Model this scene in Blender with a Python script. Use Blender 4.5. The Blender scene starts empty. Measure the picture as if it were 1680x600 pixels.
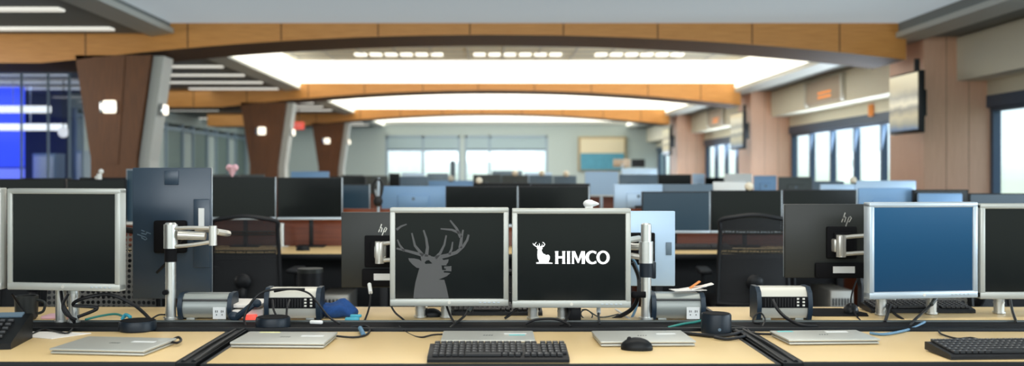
import bpy, bmesh, math, random
from mathutils import Vector, Matrix
random.seed(7)
C = bpy.context.scene.collection
SC = bpy.context.scene
PI = math.pi
F = 1633.33; CX = 805.0; CY = 285.0; EYE = 1.25

# ------------------------------------------------------------------ camera
cd = bpy.data.cameras.new('camera'); cam = bpy.data.objects.new('camera', cd); C.objects.link(cam)
cam.location = (0, 0, EYE); cam.rotation_euler = (PI/2, 0, 0)
cd.lens = 35; cd.sensor_width = 36; cd.sensor_fit = 'HORIZONTAL'
cd.shift_x = (840-CX)/1680; cd.shift_y = (CY-300)/1680
cd.clip_end = 300; cd.clip_start = 0.05
cd.dof.use_dof = True; cd.dof.focus_distance = 3.4; cd.dof.aperture_fstop = 2.1
SC.camera = cam
# ------------------------------------------------------------------ world
w = bpy.data.worlds.new('world'); SC.world = w; w.use_nodes = True
nt = w.node_tree; nt.nodes.clear()
out = nt.nodes.new('ShaderNodeOutputWorld'); bg = nt.nodes.new('ShaderNodeBackground')
tc = nt.nodes.new('ShaderNodeTexCoord'); sx = nt.nodes.new('ShaderNodeSeparateXYZ'); cr = nt.nodes.new('ShaderNodeValToRGB')
mp = nt.nodes.new('ShaderNodeMath'); mp.operation = 'MULTIPLY_ADD'; mp.inputs[1].default_value = 0.5; mp.inputs[2].default_value = 0.5
nt.links.new(tc.outputs['Generated'], sx.inputs[0]); nt.links.new(sx.outputs['Z'], mp.inputs[0]); nt.links.new(mp.outputs[0], cr.inputs[0])
e = cr.color_ramp.elements
e[0].position = 0.0; e[0].color = (.35, .42, .36, 1); e[1].position = 1.0; e[1].color = (.35, .55, .9, 1)
for p, c in ((.497, (.62, .72, .62, 1)), (.508, (.80, .90, .95, 1)), (.60, (.75, .88, 1, 1))):
    k = e.new(p); k.color = c
nt.links.new(cr.outputs[0], bg.inputs[0]); bg.inputs[1].default_value = 1.9
nt.links.new(bg.outputs[0], out.inputs[0])
# ------------------------------------------------------------------ view
SC.view_settings.view_transform = 'Standard'; SC.view_settings.look = 'None'
SC.view_settings.gamma = 1; SC.view_settings.use_curve_mapping = False
SC.view_settings.exposure = 0.0

def area(name, loc, rot, sx_, sy_, power, col=(1, 1, 1)):
    l = bpy.data.lights.new(name, 'AREA'); l.shape = 'RECTANGLE'; l.size = sx_; l.size_y = sy_; l.energy = power; l.color = col
    o = bpy.data.objects.new(name, l); C.objects.link(o); o.location = loc; o.rotation_euler = rot
    return o
# lights: fill added over the near bay and behind the camera, coves of the far bays, daylight at the window wall
for yy, pw in ((.2, 30), (3.0, 36), (6.0, 40)):
    area('ceiling_fill_light', (.3, yy, 2.93), (0, 0, 0), 3.6, .5, pw, (1, .95, .86))  # out-of-view fill added above the near bay
area('front_fill_light', (-.5, -2.6, 2.45), (math.radians(92), 0, 0), 7.5, .7, 150, (.93, .97, 1))  # soft fill added behind the camera, no window modelled there
for yy in (16.0, 23.6, 31.0):
    area('cove_light', (.55, yy, 3.26), (0, 0, 0), 7.5, 2.5, 150, (1, .95, .85))
area('window_daylight', (5.74, 2.5, 1.5), (0, PI/2+.25, 0), 1.1, 9.0, 260, (.75, .88, 1))
area('window_daylight', (5.74, 15.4, 1.5), (0, PI/2+.2, 0), 1.1, 5, 170, (.75, .88, 1))
area('window_daylight', (5.74, 23.0, 1.5), (0, PI/2+.2, 0), 1.1, 5, 170, (.75, .88, 1))
area('far_window_daylight', (.6, 34.1, 1.5), (-PI/2, 0, 0), 5.5, 1.0, 90, (.85, .93, 1))
area('far_wall_fill_light', (.5, 29.5, 2.9), (math.radians(50), 0, 0), 6, .4, 120, (.95, 1, 1))  # fill added and tilted at the far wall to brighten it

# ------------------------------------------------------------------ materials
def mat(name, col, rough=.5, metal=0, emit=None, es=1, alpha=1, coat=0, noise=0, nscale=20, spec=.5):
    m = bpy.data.materials.new(name); m.use_nodes = True
    b = m.node_tree.nodes['Principled BSDF']; N = m.node_tree.nodes; L = m.node_tree.links
    b.inputs['Base Color'].default_value = (*col, 1); b.inputs['Roughness'].default_value = rough; b.inputs['Metallic'].default_value = metal
    b.inputs['Coat Weight'].default_value = coat; b.inputs['Specular IOR Level'].default_value = spec
    if emit: b.inputs['Emission Color'].default_value = (*emit, 1); b.inputs['Emission Strength'].default_value = es
    t = N.new('ShaderNodeTexCoord'); n = N.new('ShaderNodeTexNoise'); n.inputs['Scale'].default_value = nscale; n.inputs['Detail'].default_value = 3
    L.new(t.outputs['Object'], n.inputs['Vector'])
    if noise:
        mx = N.new('ShaderNodeMix'); mx.data_type = 'RGBA'; mx.inputs[6].default_value = (*[c*(1-noise) for c in col], 1)
        mx.inputs[7].default_value = (*[min(1, c*(1+noise)) for c in col], 1)
        L.new(n.outputs[0], mx.inputs[0]); L.new(mx.outputs[2], b.inputs['Base Color'])
    else:
        r = N.new('ShaderNodeMapRange'); r.inputs['To Min'].default_value = max(0, rough-.03); r.inputs['To Max'].default_value = min(1, rough+.03)
        L.new(n.outputs[0], r.inputs[0]); L.new(r.outputs[0], b.inputs['Roughness'])
    return m
def wood(name, c0, c1, axis='Z', rough=.35, scale=6):
    m = bpy.data.materials.new(name); m.use_nodes = True; N = m.node_tree.nodes; L = m.node_tree.links; b = N['Principled BSDF']
    t = N.new('ShaderNodeTexCoord'); mpg = N.new('ShaderNodeMapping'); n = N.new('ShaderNodeTexNoise')
    s = {'X': (.6, 12, 12), 'Z': (12, 12, .6)}[axis]
    mpg.inputs['Scale'].default_value = s; n.inputs['Scale'].default_value = scale; n.inputs['Detail'].default_value = 6
    L.new(t.outputs['Object'], mpg.inputs[0]); L.new(mpg.outputs[0], n.inputs['Vector'])
    r = N.new('ShaderNodeValToRGB'); r.color_ramp.elements[0].color = (*c0, 1); r.color_ramp.elements[1].color = (*c1, 1)
    r.color_ramp.elements[0].position = .3; r.color_ramp.elements[1].position = .7
    L.new(n.outputs[0], r.inputs[0]); L.new(r.outputs[0], b.inputs['Base Color']); b.inputs['Roughness'].default_value = rough
    return m
def meshmat(name, col, pitch, thr):
    m = bpy.data.materials.new(name); m.use_nodes = True; N = m.node_tree.nodes; L = m.node_tree.links; b = N['Principled BSDF']
    b.inputs['Base Color'].default_value = (*col, 1); b.inputs['Roughness'].default_value = .6
    t = N.new('ShaderNodeTexCoord'); v = N.new('ShaderNodeTexVoronoi'); v.inputs['Scale'].default_value = 1/pitch; v.inputs['Randomness'].default_value = .12
    mq = N.new('ShaderNodeMapping'); mq.inputs['Scale'].default_value = (1, 0, 1); L.new(t.outputs['Object'], mq.inputs[0]); L.new(mq.outputs[0], v.inputs['Vector'])
    g = N.new('ShaderNodeMath'); g.operation = 'GREATER_THAN'; g.inputs[1].default_value = thr
    L.new(v.outputs['Distance'], g.inputs[0]); L.new(g.outputs[0], b.inputs['Alpha'])
    return m
def s2l(r, g, b): return tuple(((x/255)/12.92 if x/255 <= .04045 else ((x/255+.055)/1.055)**2.4) for x in (r, g, b))

M = dict(
    black=mat('black_plastic', (.010, .010, .011), .45, spec=.3), matte=mat('matte_black', (.006, .006, .007), .75, spec=.12),
    rubber=mat('black_rubber', (.006, .007, .008), .42, spec=.22), void=mat('dark_grey_laminate', (.015, .015, .016), .6),
    backblk=mat('charcoal_casing', (.026, .028, .025), .42, spec=.35), backblue=mat('blue_black_casing', (.03, .05, .075), .3),
    silver=mat('silver_plastic', (.46, .47, .43), .35, .25), silver2=mat('cool_silver_plastic', (.48, .55, .60), .32, .35),
    alu=mat('brushed_aluminium', (.62, .62, .58), .32, .85, noise=.05, nscale=60), chrome=mat('polished_metal', (.7, .72, .74), .18, 1),
    laptop=mat('silver_laptop_shell', (.52, .52, .47), .38, .35), lapdark=mat('laptop_gap', (.05, .05, .05), .5),
    screen=mat('dark_screen', (.008, .010, .010), .14, spec=.2), screenb=mat('blue_tinted_screen', (.01, .05, .10), .3, emit=s2l(18, 70, 105), es=.75),
    screenn=mat('navy_screen', (.012, .03, .045), .3, emit=(.01, .03, .05), es=.5),
    paleblue=mat('pale_sky_tint_casing', s2l(178, 204, 228), .35, .15), midblue=mat('mid_sky_tint_casing', s2l(122, 160, 198), .4, .1),  # sky reflections on silver casings put into the base colour
    bluegrey=mat('blue_grey_casing', s2l(95, 115, 130), .4), greycase=mat('grey_casing', s2l(70, 76, 74), .45), white=mat('white_plastic', (.80, .81, .78), .4),
    cream=mat('cream_plastic', (.78, .70, .55), .5), desk=mat('maple_laminate', s2l(224, 194, 140), .38, noise=.03, nscale=6, spec=.35),
    carpet=mat('dark_carpet', (.03, .03, .035), .95, noise=.3, nscale=80), ceil=mat('painted_ceiling', s2l(178, 184, 184), .8),
    ceil_glow=mat('grey_ceiling_added_glow', s2l(178, 184, 184), .8, emit=s2l(150, 160, 166), es=.85),  # plain grey ceiling, brightness put in as glow
    ceildark=mat('grey_painted_soffit', s2l(128, 132, 130), .75), cwall=mat('cream_wall_paint', s2l(232, 226, 206), .8), gwall=mat('grey_green_wall_paint', s2l(190, 202, 198), .8),
    tile=mat('cream_ceiling_tile', s2l(235, 230, 210), .8), trim=mat('pale_grey_trim', s2l(190, 192, 186), .5),
    woodbeam=wood('honey_maple_veneer', s2l(204, 138, 66), s2l(224, 158, 84), 'X', .3), woodcol=wood('red_cherry_veneer', s2l(96, 57, 26), s2l(122, 73, 34), 'Z', .4),
    woodlight=wood('pale_cherry_veneer', s2l(220, 172, 142), s2l(230, 184, 154), 'Z', .45), woodpanel=wood('cherry_screen_veneer', s2l(110, 52, 26), s2l(134, 68, 36), 'X', .4),
    woodunder=wood('beam_veneer_painted_shade', s2l(96, 68, 44), s2l(108, 78, 52), 'X', .7),  # beam wood darkened, shade of the underside put into its colour
    joint=mat('veneer_joint', s2l(80, 46, 20), .6), frame=mat('dark_blue_window_frame', s2l(62, 84, 108), .4), frame2=mat('grey_blue_frame', s2l(150, 170, 185), .4),
    strip=mat('linear_lamp_diffuser', (.8, .8, .75), .5, emit=(1, .97, .86), es=.62), glow=mat('warm_white_glow', (.9, .9, .85), .5, emit=(1, .96, .84), es=1.5),
    lamp=mat('warm_lamp_glass', (.9, .85, .75), .4, emit=(1, .9, .72), es=1.6), led=mat('led_white_bar', (.8, .8, .7), .4, emit=(1, .93, .72), es=2.4),
    vblue=mat('lit_blue_video_panel', (.02, .03, .3), .4, emit=(.05, .10, 1), es=1.7), vblue2=mat('lit_pale_blue_panel', (.02, .03, .3), .4, emit=(.22, .26, 1), es=1.9),
    red=mat('red_sign', (.6, .05, .04), .5, emit=(.9, .12, .08), es=.8), paper=mat('white_paper', (.8, .76, .70), .8), orange=mat('orange_card', (.8, .28, .06), .7),
    bluecloth=mat('blue_cloth', (.01, .06, .22), .9, noise=.3, nscale=90), cyan=mat('cyan_plastic', (.05, .35, .45), .5), sticker=mat('white_label', (.75, .76, .74), .6),
    teal=mat('teal_sticker', (.15, .55, .55), .6), yellow=mat('yellow_tag', (.75, .72, .35), .6), puck=mat('blue_black_plastic', (.008, .014, .022), .35, spec=.3),
    capblue=mat('slate_end_cap', (.018, .031, .047), .4, spec=.3), dockface=mat('dock_cream_silver', (.62, .60, .52), .4, .2), dockback=mat('dock_grey_metal', (.30, .32, .30), .4, .3),
    logowhite=mat('screen_logo_white', (.9, .9, .9), .5, emit=(1, 1, 1), es=1.0), deer=mat('screen_deer_grey', (.02, .02, .02), .5, emit=s2l(78, 80, 80), es=.7),
    hplogo=mat('satin_metal_logo', (.7, .68, .62), .3, .6), arm=mat('pale_arm_metal', (.66, .64, .58), .3, .6), greencable=mat('green_cable', (.02, .22, .18), .5),
    bluecable=mat('blue_cable', (.10, .22, .34), .5), whitecable=mat('white_cable', (.7, .7, .68), .5), art_blue=mat('blue_painted_canvas', s2l(90, 160, 185), .7, noise=.2, nscale=5),
    art_cream=mat('cream_painted_canvas', s2l(235, 222, 190), .7), tan=mat('tan_frame', s2l(180, 160, 120), .6), ledorange=mat('orange_led_text', (.6, .2, .02), .5, emit=(1, .32, .06), es=.8),
    panelgrey=mat('warm_grey_panel', s2l(190, 172, 150), .5), tvscreen=mat('glossy_tv_screen', (.03, .03, .03), .08, 0, spec=1), pink=mat('pink_plastic', (.75, .45, .5), .5),
    field=mat('pale_green_field', (.42, .55, .38), .9, noise=.15, nscale=.3), hill=mat('hazy_blue_green_hill', (.45, .58, .55), .9),
    darkroom=mat('dark_blue_wall', (.02, .03, .06), .7), blind=mat('roller_blind_fabric', s2l(175, 195, 200), .8), doorglass=mat('grey_green_door_glass', s2l(120, 138, 132), .5),
    mesh=meshmat('chair_mesh', (.012, .012, .013), .009, .28), honey=meshmat('honeycomb_mesh', (.22, .21, .19), .022, .36),
    keycap=mat('key_cap', (.02, .02, .021), .4), keyprint=mat('key_legend', (.35, .35, .34), .6), porttan=mat('usb_port', (.7, .68, .6), .5), towerm=mat('silver_tower_metal', (.45, .44, .40), .4, .4),
)
def glassmat():
    m = bpy.data.materials.new('clear_glass'); m.use_nodes = True; N = m.node_tree.nodes; L = m.node_tree.links; N.clear()
    o = N.new('ShaderNodeOutputMaterial'); a = N.new('ShaderNodeBsdfTransparent'); g = N.new('ShaderNodeBsdfGlossy'); g.inputs['Roughness'].default_value = .02
    mx = N.new('ShaderNodeMixShader'); mx.inputs[0].default_value = .1; a.inputs[0].default_value = (.93, .97, .97, 1)
    L.new(a.outputs[0], mx.inputs[1]); L.new(g.outputs[0], mx.inputs[2]); L.new(mx.outputs[0], o.inputs[0]); return m
def gradmat(name, z0, z1, stops, es=1.0, rough=.3, nz=0):
    m = bpy.data.materials.new(name); m.use_nodes = True; N = m.node_tree.nodes; L = m.node_tree.links; b = N['Principled BSDF']
    b.inputs['Base Color'].default_value = (.01, .012, .014, 1); b.inputs['Roughness'].default_value = rough; b.inputs['Specular IOR Level'].default_value = .12
    t = N.new('ShaderNodeTexCoord'); x = N.new('ShaderNodeSeparateXYZ'); r = N.new('ShaderNodeMapRange'); c = N.new('ShaderNodeValToRGB')
    r.inputs['From Min'].default_value = z0; r.inputs['From Max'].default_value = z1
    L.new(t.outputs['Object'], x.inputs[0]); L.new(x.outputs['Z'], r.inputs[0])
    if nz:
        n = N.new('ShaderNodeTexNoise'); n.inputs['Scale'].default_value = 6; a = N.new('ShaderNodeMath'); a.operation = 'MULTIPLY_ADD'; a.inputs[1].default_value = nz
        L.new(t.outputs['Object'], n.inputs[0]); L.new(n.outputs[0], a.inputs[0]); L.new(r.outputs[0], a.inputs[2]); L.new(a.outputs[0], c.inputs[0])
    else: L.new(r.outputs[0], c.inputs[0])
    e = c.color_ramp.elements; e[0].position = stops[0][0]; e[0].color = (*s2l(*stops[0][1]), 1); e[1].position = stops[-1][0]; e[1].color = (*s2l(*stops[-1][1]), 1)
    for p, q in stops[1:-1]: k = e.new(p); k.color = (*s2l(*q), 1)
    L.new(c.outputs[0], b.inputs['Emission Color']); b.inputs['Emission Strength'].default_value = es; return m
M['screenb'] = gradmat('blue_screen_gradient', -.17, .17, [(0, (4, 62, 98)), (.5, (12, 78, 118)), (1, (34, 98, 142))], .9, .15)  # blue glow put into the screen, brighter toward the top
M['tvbands'] = gradmat('television_glow_bands', -.32, .32, [(0, (30, 70, 120)), (.10, (120, 140, 165)), (.2, (170, 168, 150)), (.32, (205, 196, 165)), (.45, (150, 150, 140)), (.55, (235, 228, 200)), (.68, (170, 168, 155)), (.82, (215, 208, 180)), (1, (225, 215, 180))], .95, .12, .12)  # cream, grey and blue bands put into the screen as glow
M['glass'] = glassmat()
def glassblue():
    m = glassmat(); m.name = 'blue_tinted_glass'; m.node_tree.nodes['Mix Shader'].inputs[0].default_value = .18
    m.node_tree.nodes['Transparent BSDF'].inputs[0].default_value = (.74, .80, .92, 1); return m
M['glassblue'] = glassblue()

# ------------------------------------------------------------------ helpers
def PX(x, y, Z): return Vector(((x-CX)*Z/F, Z, EYE-(y-CY)*Z/F))
def ZD(y, h=.73): return F*(EYE-h)/(y-CY)          # depth of a pixel row on a level surface
def G(x, y, h=.73):
    Z = ZD(y, h); return Vector(((x-CX)*Z/F, Z, h))
def BM(): return bmesh.new()
def box(bm, c, s, bev=0, seg=2, rot=None, mi=0):
    m = Matrix.Translation(c) @ (rot.to_4x4() if rot else Matrix.Identity(4)) @ Matrix.Diagonal((*s, 1))
    r = bmesh.ops.create_cube(bm, size=1, matrix=m); vs = r['verts']
    fs = set(f for v in vs for f in v.link_faces)
    for f in fs: f.material_index = mi
    if bev > 0:
        es = list(set(ed for v in vs for ed in v.link_edges))
        rr = bmesh.ops.bevel(bm, geom=es, offset=bev, segments=seg, affect='EDGES', profile=.5)
        for f in rr['faces']: f.material_index = mi
    return bm
def cyl(bm, p0, p1, r0, r1=None, seg=20, mi=0):
    p0 = Vector(p0); p1 = Vector(p1); d = p1-p0; r1 = r0 if r1 is None else r1
    q = Vector((0, 0, 1)).rotation_difference(d.normalized()).to_matrix().to_4x4()
    r = bmesh.ops.create_cone(bm, cap_ends=True, segments=seg, radius1=r0, radius2=r1, depth=d.length, matrix=Matrix.Translation((p0+p1)/2) @ q)
    for f in set(f for v in r['verts'] for f in v.link_faces): f.material_index = mi
    return bm
def sph(bm, c, r, s=(1, 1, 1), seg=20, mi=0, rot=None):
    m = Matrix.Translation(c) @ (rot.to_4x4() if rot else Matrix.Identity(4)) @ Matrix.Diagonal((*[r*k for k in s], 1))
    rr = bmesh.ops.create_uvsphere(bm, u_segments=seg, v_segments=seg//2, radius=1, matrix=m)
    for f in set(f for v in rr['verts'] for f in v.link_faces): f.material_index = mi
    return bm
def lathe(bm, prof, seg=32):
    rings = []
    for r, z in prof:
        rings.append([bm.verts.new((r*math.cos(2*PI*i/seg), r*math.sin(2*PI*i/seg), z)) for i in range(seg)])
    for a, b in zip(rings, rings[1:]):
        for i in range(seg): bm.faces.new((a[i], a[(i+1) % seg], b[(i+1) % seg], b[i]))
    bm.faces.new(list(reversed(rings[0]))); bm.faces.new(rings[-1]); return bm
def prism(bm, pts, axis, a, b, mi=0):
    """polygon pts in the plane normal to axis, extruded a..b ; axis Y: pts=(x,z); X: pts=(y,z); Z: pts=(x,y)"""
    def v(p, t): return {'Y': (p[0], t, p[1]), 'X': (t, p[0], p[1]), 'Z': (p[0], p[1], t)}[axis]
    A = [bm.verts.new(v(p, a)) for p in pts]; B = [bm.verts.new(v(p, b)) for p in pts]
    fs = [bm.faces.new(A), bm.faces.new(list(reversed(B)))]
    n = len(pts)
    for i in range(n): fs.append(bm.faces.new((A[i], B[i], B[(i+1) % n], A[(i+1) % n])))
    for f in fs: f.material_index = mi
    bmesh.ops.recalc_face_normals(bm, faces=fs); return bm
def smoothline(pts, n=8):
    pts = [Vector(p) for p in pts]; P = [pts[0]]+pts+[pts[-1]]; o = []
    for i in range(1, len(P)-2):
        for k in range(n):
            t = k/n; a, b, c, d = P[i-1:i+3]
            o.append(.5*((2*b)+(-a+c)*t+(2*a-5*b+4*c-d)*t*t+(-a+3*b-3*c+d)*t**3))
    o.append(pts[-1]); return o
def tube(bm, pts, r, seg=8, smooth=True, n=8, mi=0):
    pts = smoothline(pts, n) if smooth else [Vector(p) for p in pts]
    rings = []; up = Vector((0, 0, 1)); prev = None
    for i, p in enumerate(pts):
        d = (pts[min(i+1, len(pts)-1)]-pts[max(i-1, 0)]).normalized()
        if prev is None: prev = d.cross(up) if abs(d.dot(up)) < .95 else d.cross(Vector((1, 0, 0)))
        u = (prev-d*prev.dot(d)).normalized(); prev = u; v = d.cross(u)
        rr = r(i/(len(pts)-1)) if callable(r) else r
        rings.append([bm.verts.new(p+rr*(u*math.cos(2*PI*k/seg)+v*math.sin(2*PI*k/seg))) for k in range(seg)])
    fs = []
    for a, b in zip(rings, rings[1:]):
        for k in range(seg): fs.append(bm.faces.new((a[k], a[(k+1) % seg], b[(k+1) % seg], b[k])))
    fs.append(bm.faces.new(list(reversed(rings[0])))); fs.append(bm.faces.new(rings[-1]))
    for f in fs: f.material_index = mi
    bmesh.ops.recalc_face_normals(bm, faces=fs); return bm
def obj(name, bm, m, parent=None, smooth=True, label=None):
    me = bpy.data.meshes.new(name); bm.to_mesh(me); bm.free()
    for k in (m if isinstance(m, (list, tuple)) else [m]): me.materials.append(M[k])
    if smooth:
        for p in me.polygons: p.use_smooth = True
        try: me.set_sharp_from_angle(angle=math.radians(35))
        except Exception: pass
    o = bpy.data.objects.new(name, me); C.objects.link(o)
    if parent: o.parent = parent
    if label: o['label'] = label
    return o
def thing(name, label, cat, loc=(0, 0, 0), rz=0, group=None, rx=0, ry=0):
    o = bpy.data.objects.new(name, None); C.objects.link(o); o.empty_display_size = .05
    o.location = loc; o.rotation_euler = (rx, ry, rz); o['label'] = label; o['category'] = cat
    if group: o['group'] = group
    return o
def tag(o, label, cat, group=None, kind=None):
    o['label'] = label; o['category'] = cat
    if group: o['group'] = group
    if kind: o['kind'] = kind
    return o
def struct(name, bm, m, parent=None, smooth=False, label=None):
    o = obj(name, bm, m, parent, smooth)
    if not parent: o['kind'] = 'structure'
    if label: o['label'] = label
    return o
def sempty(name, loc=(0, 0, 0), label=None):
    o = bpy.data.objects.new(name, None); C.objects.link(o); o.location = loc; o['kind'] = 'structure'
    if label: o['label'] = label
    return o
def copytree(root, loc, rz=0, label=None, group=None):
    r = root.copy(); C.objects.link(r); r.location = loc; r.rotation_euler = (0, 0, rz)
    if label: r['label'] = label
    if group: r['group'] = group
    for ch in list(root.children):
        c = ch.copy(); C.objects.link(c); c.parent = r
        for g in ch.children:
            d = g.copy(); C.objects.link(d); d.parent = c
    return r

# ================================================================== SHELL
BY = [11.5, 19.1, 26.7, 34.3]                         # beam fronts
bm = BM(); box(bm, (-1.5, 15, -.05), (18, 46, .1)); struct('floor', bm, 'carpet')
# outside ground and hills seen through the windows
bm = BM(); box(bm, (60, 20, -6.2), (106, 160, .4)); box(bm, (0, 90, -6.2), (106, 108, .4)); struct('ground', bm, 'field')
bm = BM()
for i in range(14):
    sph(bm, (95+random.uniform(-6, 6), -40+i*11, -6), 9, (1.2, 1.5, .55+random.uniform(0, .4)), 20)
struct('hills', bm, 'hill', smooth=True)
# ceilings: centre panel with added glow over the near bay, side soffits
bm = BM(); box(bm, (.51, 3.7, 3.04), (8.5, 15.6, .1)); struct('ceiling', bm, 'ceil_glow')
bm = BM(); box(bm, (-8.3, 15.3, 2.97), (9.2, 38.2, .20)); struct('ceiling_side_left', bm, 'ceildark')
bm = BM(); box(bm, (5.27, 15.3, 2.95), (1.12, 38.2, .24)); struct('ceiling_side_right', bm, 'ceildark')
bm = BM(); box(bm, (.5, 23.4, 3.42), (8.6, 21.9, .1)); 
for i in range(12):
    y = 12.9+i*.62
    if y < 19: box(bm, (.5, y, 3.362), (8.2, .03, .012), mi=1)
for i in range(14): box(bm, (-3.5+i*.62, 15.8, 3.362), (.03, 6.4, .012), mi=1)
struct('ceiling_raised', bm, ('tile', 'trim'))
# trims along the edges of the raised ceiling
k = 0
for (x, z) in ((-3.66, 2.87), (4.68, 2.82)):
    k += 1; bm = BM(); s = -1 if x < 0 else 1
    prism(bm, [(x, z), (x+s*.26, z-.035), (x+s*.26, z+.06), (x+s*.0, z+.06)], 'Y', -3, 34.25)
    struct('trim_%d' % k, bm, 'trim')
for (x, k) in ((-3.66, 3), (4.68, 4)):
    bm = BM(); box(bm, (x+(.02 if x > 0 else -.02), 23.4, 3.15), (.04, 22, .5)); tag(obj('cove_face_glow', bm, 'glow', smooth=False), 'long glowing cove side above the ' + ('tapered columns' if x < 0 else 'window wall soffit'), 'lamp', 'glowing cove faces')  # cove side faces made to glow

# arched beams
def zb(x): return 2.855-.0125*x*x
def beam(i, y):
    xs = [-7.6+j*.4 for j in range(32)]
    top = 2.99; bm = BM()
    pts = [(x, max(zb(x), 2.53)) for x in xs]
    poly = pts+[(xs[-1], top), (xs[0], top)]
    prism(bm, poly, 'Y', y, y+1.0)
    for x in (-6.6, -5.7, -4.68, -3.5, -2.42, -1.3, -.24, .84, 1.93, 3.02, 4.03, 5.0):
        z0 = max(zb(x), 2.53)
        box(bm, (x, y-.001, (z0+top)/2), (.012, .004, top-z0-.01), mi=1)
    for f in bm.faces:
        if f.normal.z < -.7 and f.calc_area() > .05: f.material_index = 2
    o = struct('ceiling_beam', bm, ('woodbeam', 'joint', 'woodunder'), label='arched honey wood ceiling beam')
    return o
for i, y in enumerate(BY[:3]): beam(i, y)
bm = BM(); box(bm, (.5, 34.25, 3.0), (8.4, .1, .1)); struct('trim_3', bm, 'trim')
# cove faces above the beams, their lit look put in as glow
for i, y in enumerate(BY[1:3]):
    bm = BM(); box(bm, (.51, y-.02, 3.17), (8.26, .03, .36)); box(bm, (.51, y-.30, 3.35), (8.26, .5, .03))
    g = obj('cove_face_glow', bm, 'glow', smooth=False)
    tag(g, ('long cove face with added glow above the second wooden beam', 'long cove face with added glow above the third wooden beam')[i], 'lamp', 'glowing cove faces')
bm = BM(); box(bm, (.51, 34.18, 3.22), (8.26, .03, .34)); g = obj('cove_face_glow', bm, 'glow', smooth=False)  # lit face at the far wall top, given its own glow
tag(g, 'narrow cove face with added glow at the far wall top', 'lamp', 'glowing cove faces')
# downlight clusters on the raised ceiling tiles
for j, x in enumerate((-1.55, .55, 2.7)):
    bm = BM()
    for q in range(6): box(bm, (x-.75+q*.27, 17.6, 3.355), (.2, .25, .03), .01)
    tag(obj('ceiling_lamp', bm, 'glow'), ('row of small ceiling lamps nearest the tapered columns', 'row of small ceiling lamps at the middle of the tiles',
        'row of small ceiling lamps nearest the windows')[j], 'lamp', 'raised ceiling lamps')
# near bay fill panels, added out of view to light the desks
for j, y in enumerate((.2, 3.0, 6.0)):
    t = thing('ceiling_fill_panel', 'long white fill panel added over the %s' % ('nearest floor', 'front desks', 'second row chairs')[j], 'lamp', (.3, y, 2.99), 0, 'near bay fill panels')
    bm = BM(); box(bm, (0, 0, -.02), (3.7, .6, .04), .01); obj('housing', bm, 'white', t)
    bm = BM(); box(bm, (0, 0, -.045), (3.6, .5, .01)); obj('diffuser', bm, 'strip', t)
# linear lamps in the side ceiling
def strip(x0, x1, y, lab):
    bm = BM(); box(bm, ((x0+x1)/2, y, 2.86), (x1-x0, .16, .03), .005); o = obj('linear_lamp', bm, 'strip'); tag(o, lab, 'lamp', 'slim linear lamps in the side ceiling')
    return o
ys = [7.15, 8.45, 9.75, 11.05]+[13.65+1.3*i for i in range(5)]+[21.3+1.3*i for i in range(4)]+[28.9+1.3*i for i in range(4)]
cnt = {}
for y in ys:
    bay = 'near' if y < 11.5 else 'second' if y < 19 else 'third' if y < 26 else 'farthest'
    cnt[bay] = cnt.get(bay, 0)+1; od = ['first', 'second', 'third', 'fourth', 'fifth'][cnt[bay]-1]+' from the front'
    strip(-6.0 if y < 11.5 else -5.7, -4.2 if y < 11.5 else -4.03, y, 'slim white ceiling lamp in the %s bay beside the columns, %s' % (bay, od))
    strip(-9.2, -6.9, y, 'slim white ceiling lamp in the %s bay toward glazed rooms, %s' % (bay, od))

# right side: bulkhead, window wall, wood piers
segs = [(-3, 11.5), (12.45, 19.1), (20.05, 26.7), (27.65, 34.3)]
bm = BM(); box(bm, (5.55, 4.25, 2.57), (.36, 14.5, .5)); box(bm, (5.79, 4.25, 2.5), (.14, 14.5, .9))
for a, b in segs[1:]:
    box(bm, (5.55, (a+b)/2, 2.58), (.36, b-a, .48)); box(bm, (5.79, (a+b)/2, 2.5), (.14, b-a, .9))
struct('wall_right_bulkhead', bm, 'cwall')
bm = BM()
for a, b in segs: box(bm, (5.84, (a+b)/2, .45), (.12, b-a, .9))
for y in (12.0, 19.6, 27.2): box(bm, (5.84, y, 1.5), (.12, .98, 2.9))
struct('wall_right', bm, 'cwall')
wi = 0
for (a, b) in ((-3, 4.2), (4.3, 11.5), (12.45, 19.1), (20.05, 26.7), (27.65, 34.3)):
    wi += 1; t = sempty('window_%d' % wi, (5.80, a, .9)); n = 6
    bm = BM(); L = b-a; h = 1.13
    for z in (.03, h-.03): box(bm, (0, L/2, z), (.1, L, .06))
    box(bm, (-.02, L/2, h+.05), (.14, L, .14))
    for q in range(n+1): box(bm, (0, .05+(L-.1)*q/n, h/2), (.09, .10 if q in (0, n) else .07, h))
    obj('window_frame', bm, 'frame', t, False)
    bm = BM(); box(bm, (.02, L/2, h/2), (.008, L-.1, h-.08)); obj('pane', bm, 'glass', t, False)
    bm = BM(); box(bm, (-.06, L/2, -.02), (.2, L, .04)); obj('window_sill', bm, 'white', t, False)
labs = ['broad pale wood pier by the nearest window', 'broad pale wood pier behind the second hanging screen', 'broad pale wood pier farthest down the window wall']
for i, y in enumerate(BY[:3]):
    bm = BM(); prism(bm, [(4.99, 0), (5.77, 0), (5.77, 2.98), (4.99, 2.98)], 'Y', y-.03, y+.95)
    for x in (5.25, 5.51): box(bm, (x, y-.0305, 1.5), (.004, .003, 2.9), mi=1)
    struct('column', bm, ('woodlight', 'joint'), label=labs[i])
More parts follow.
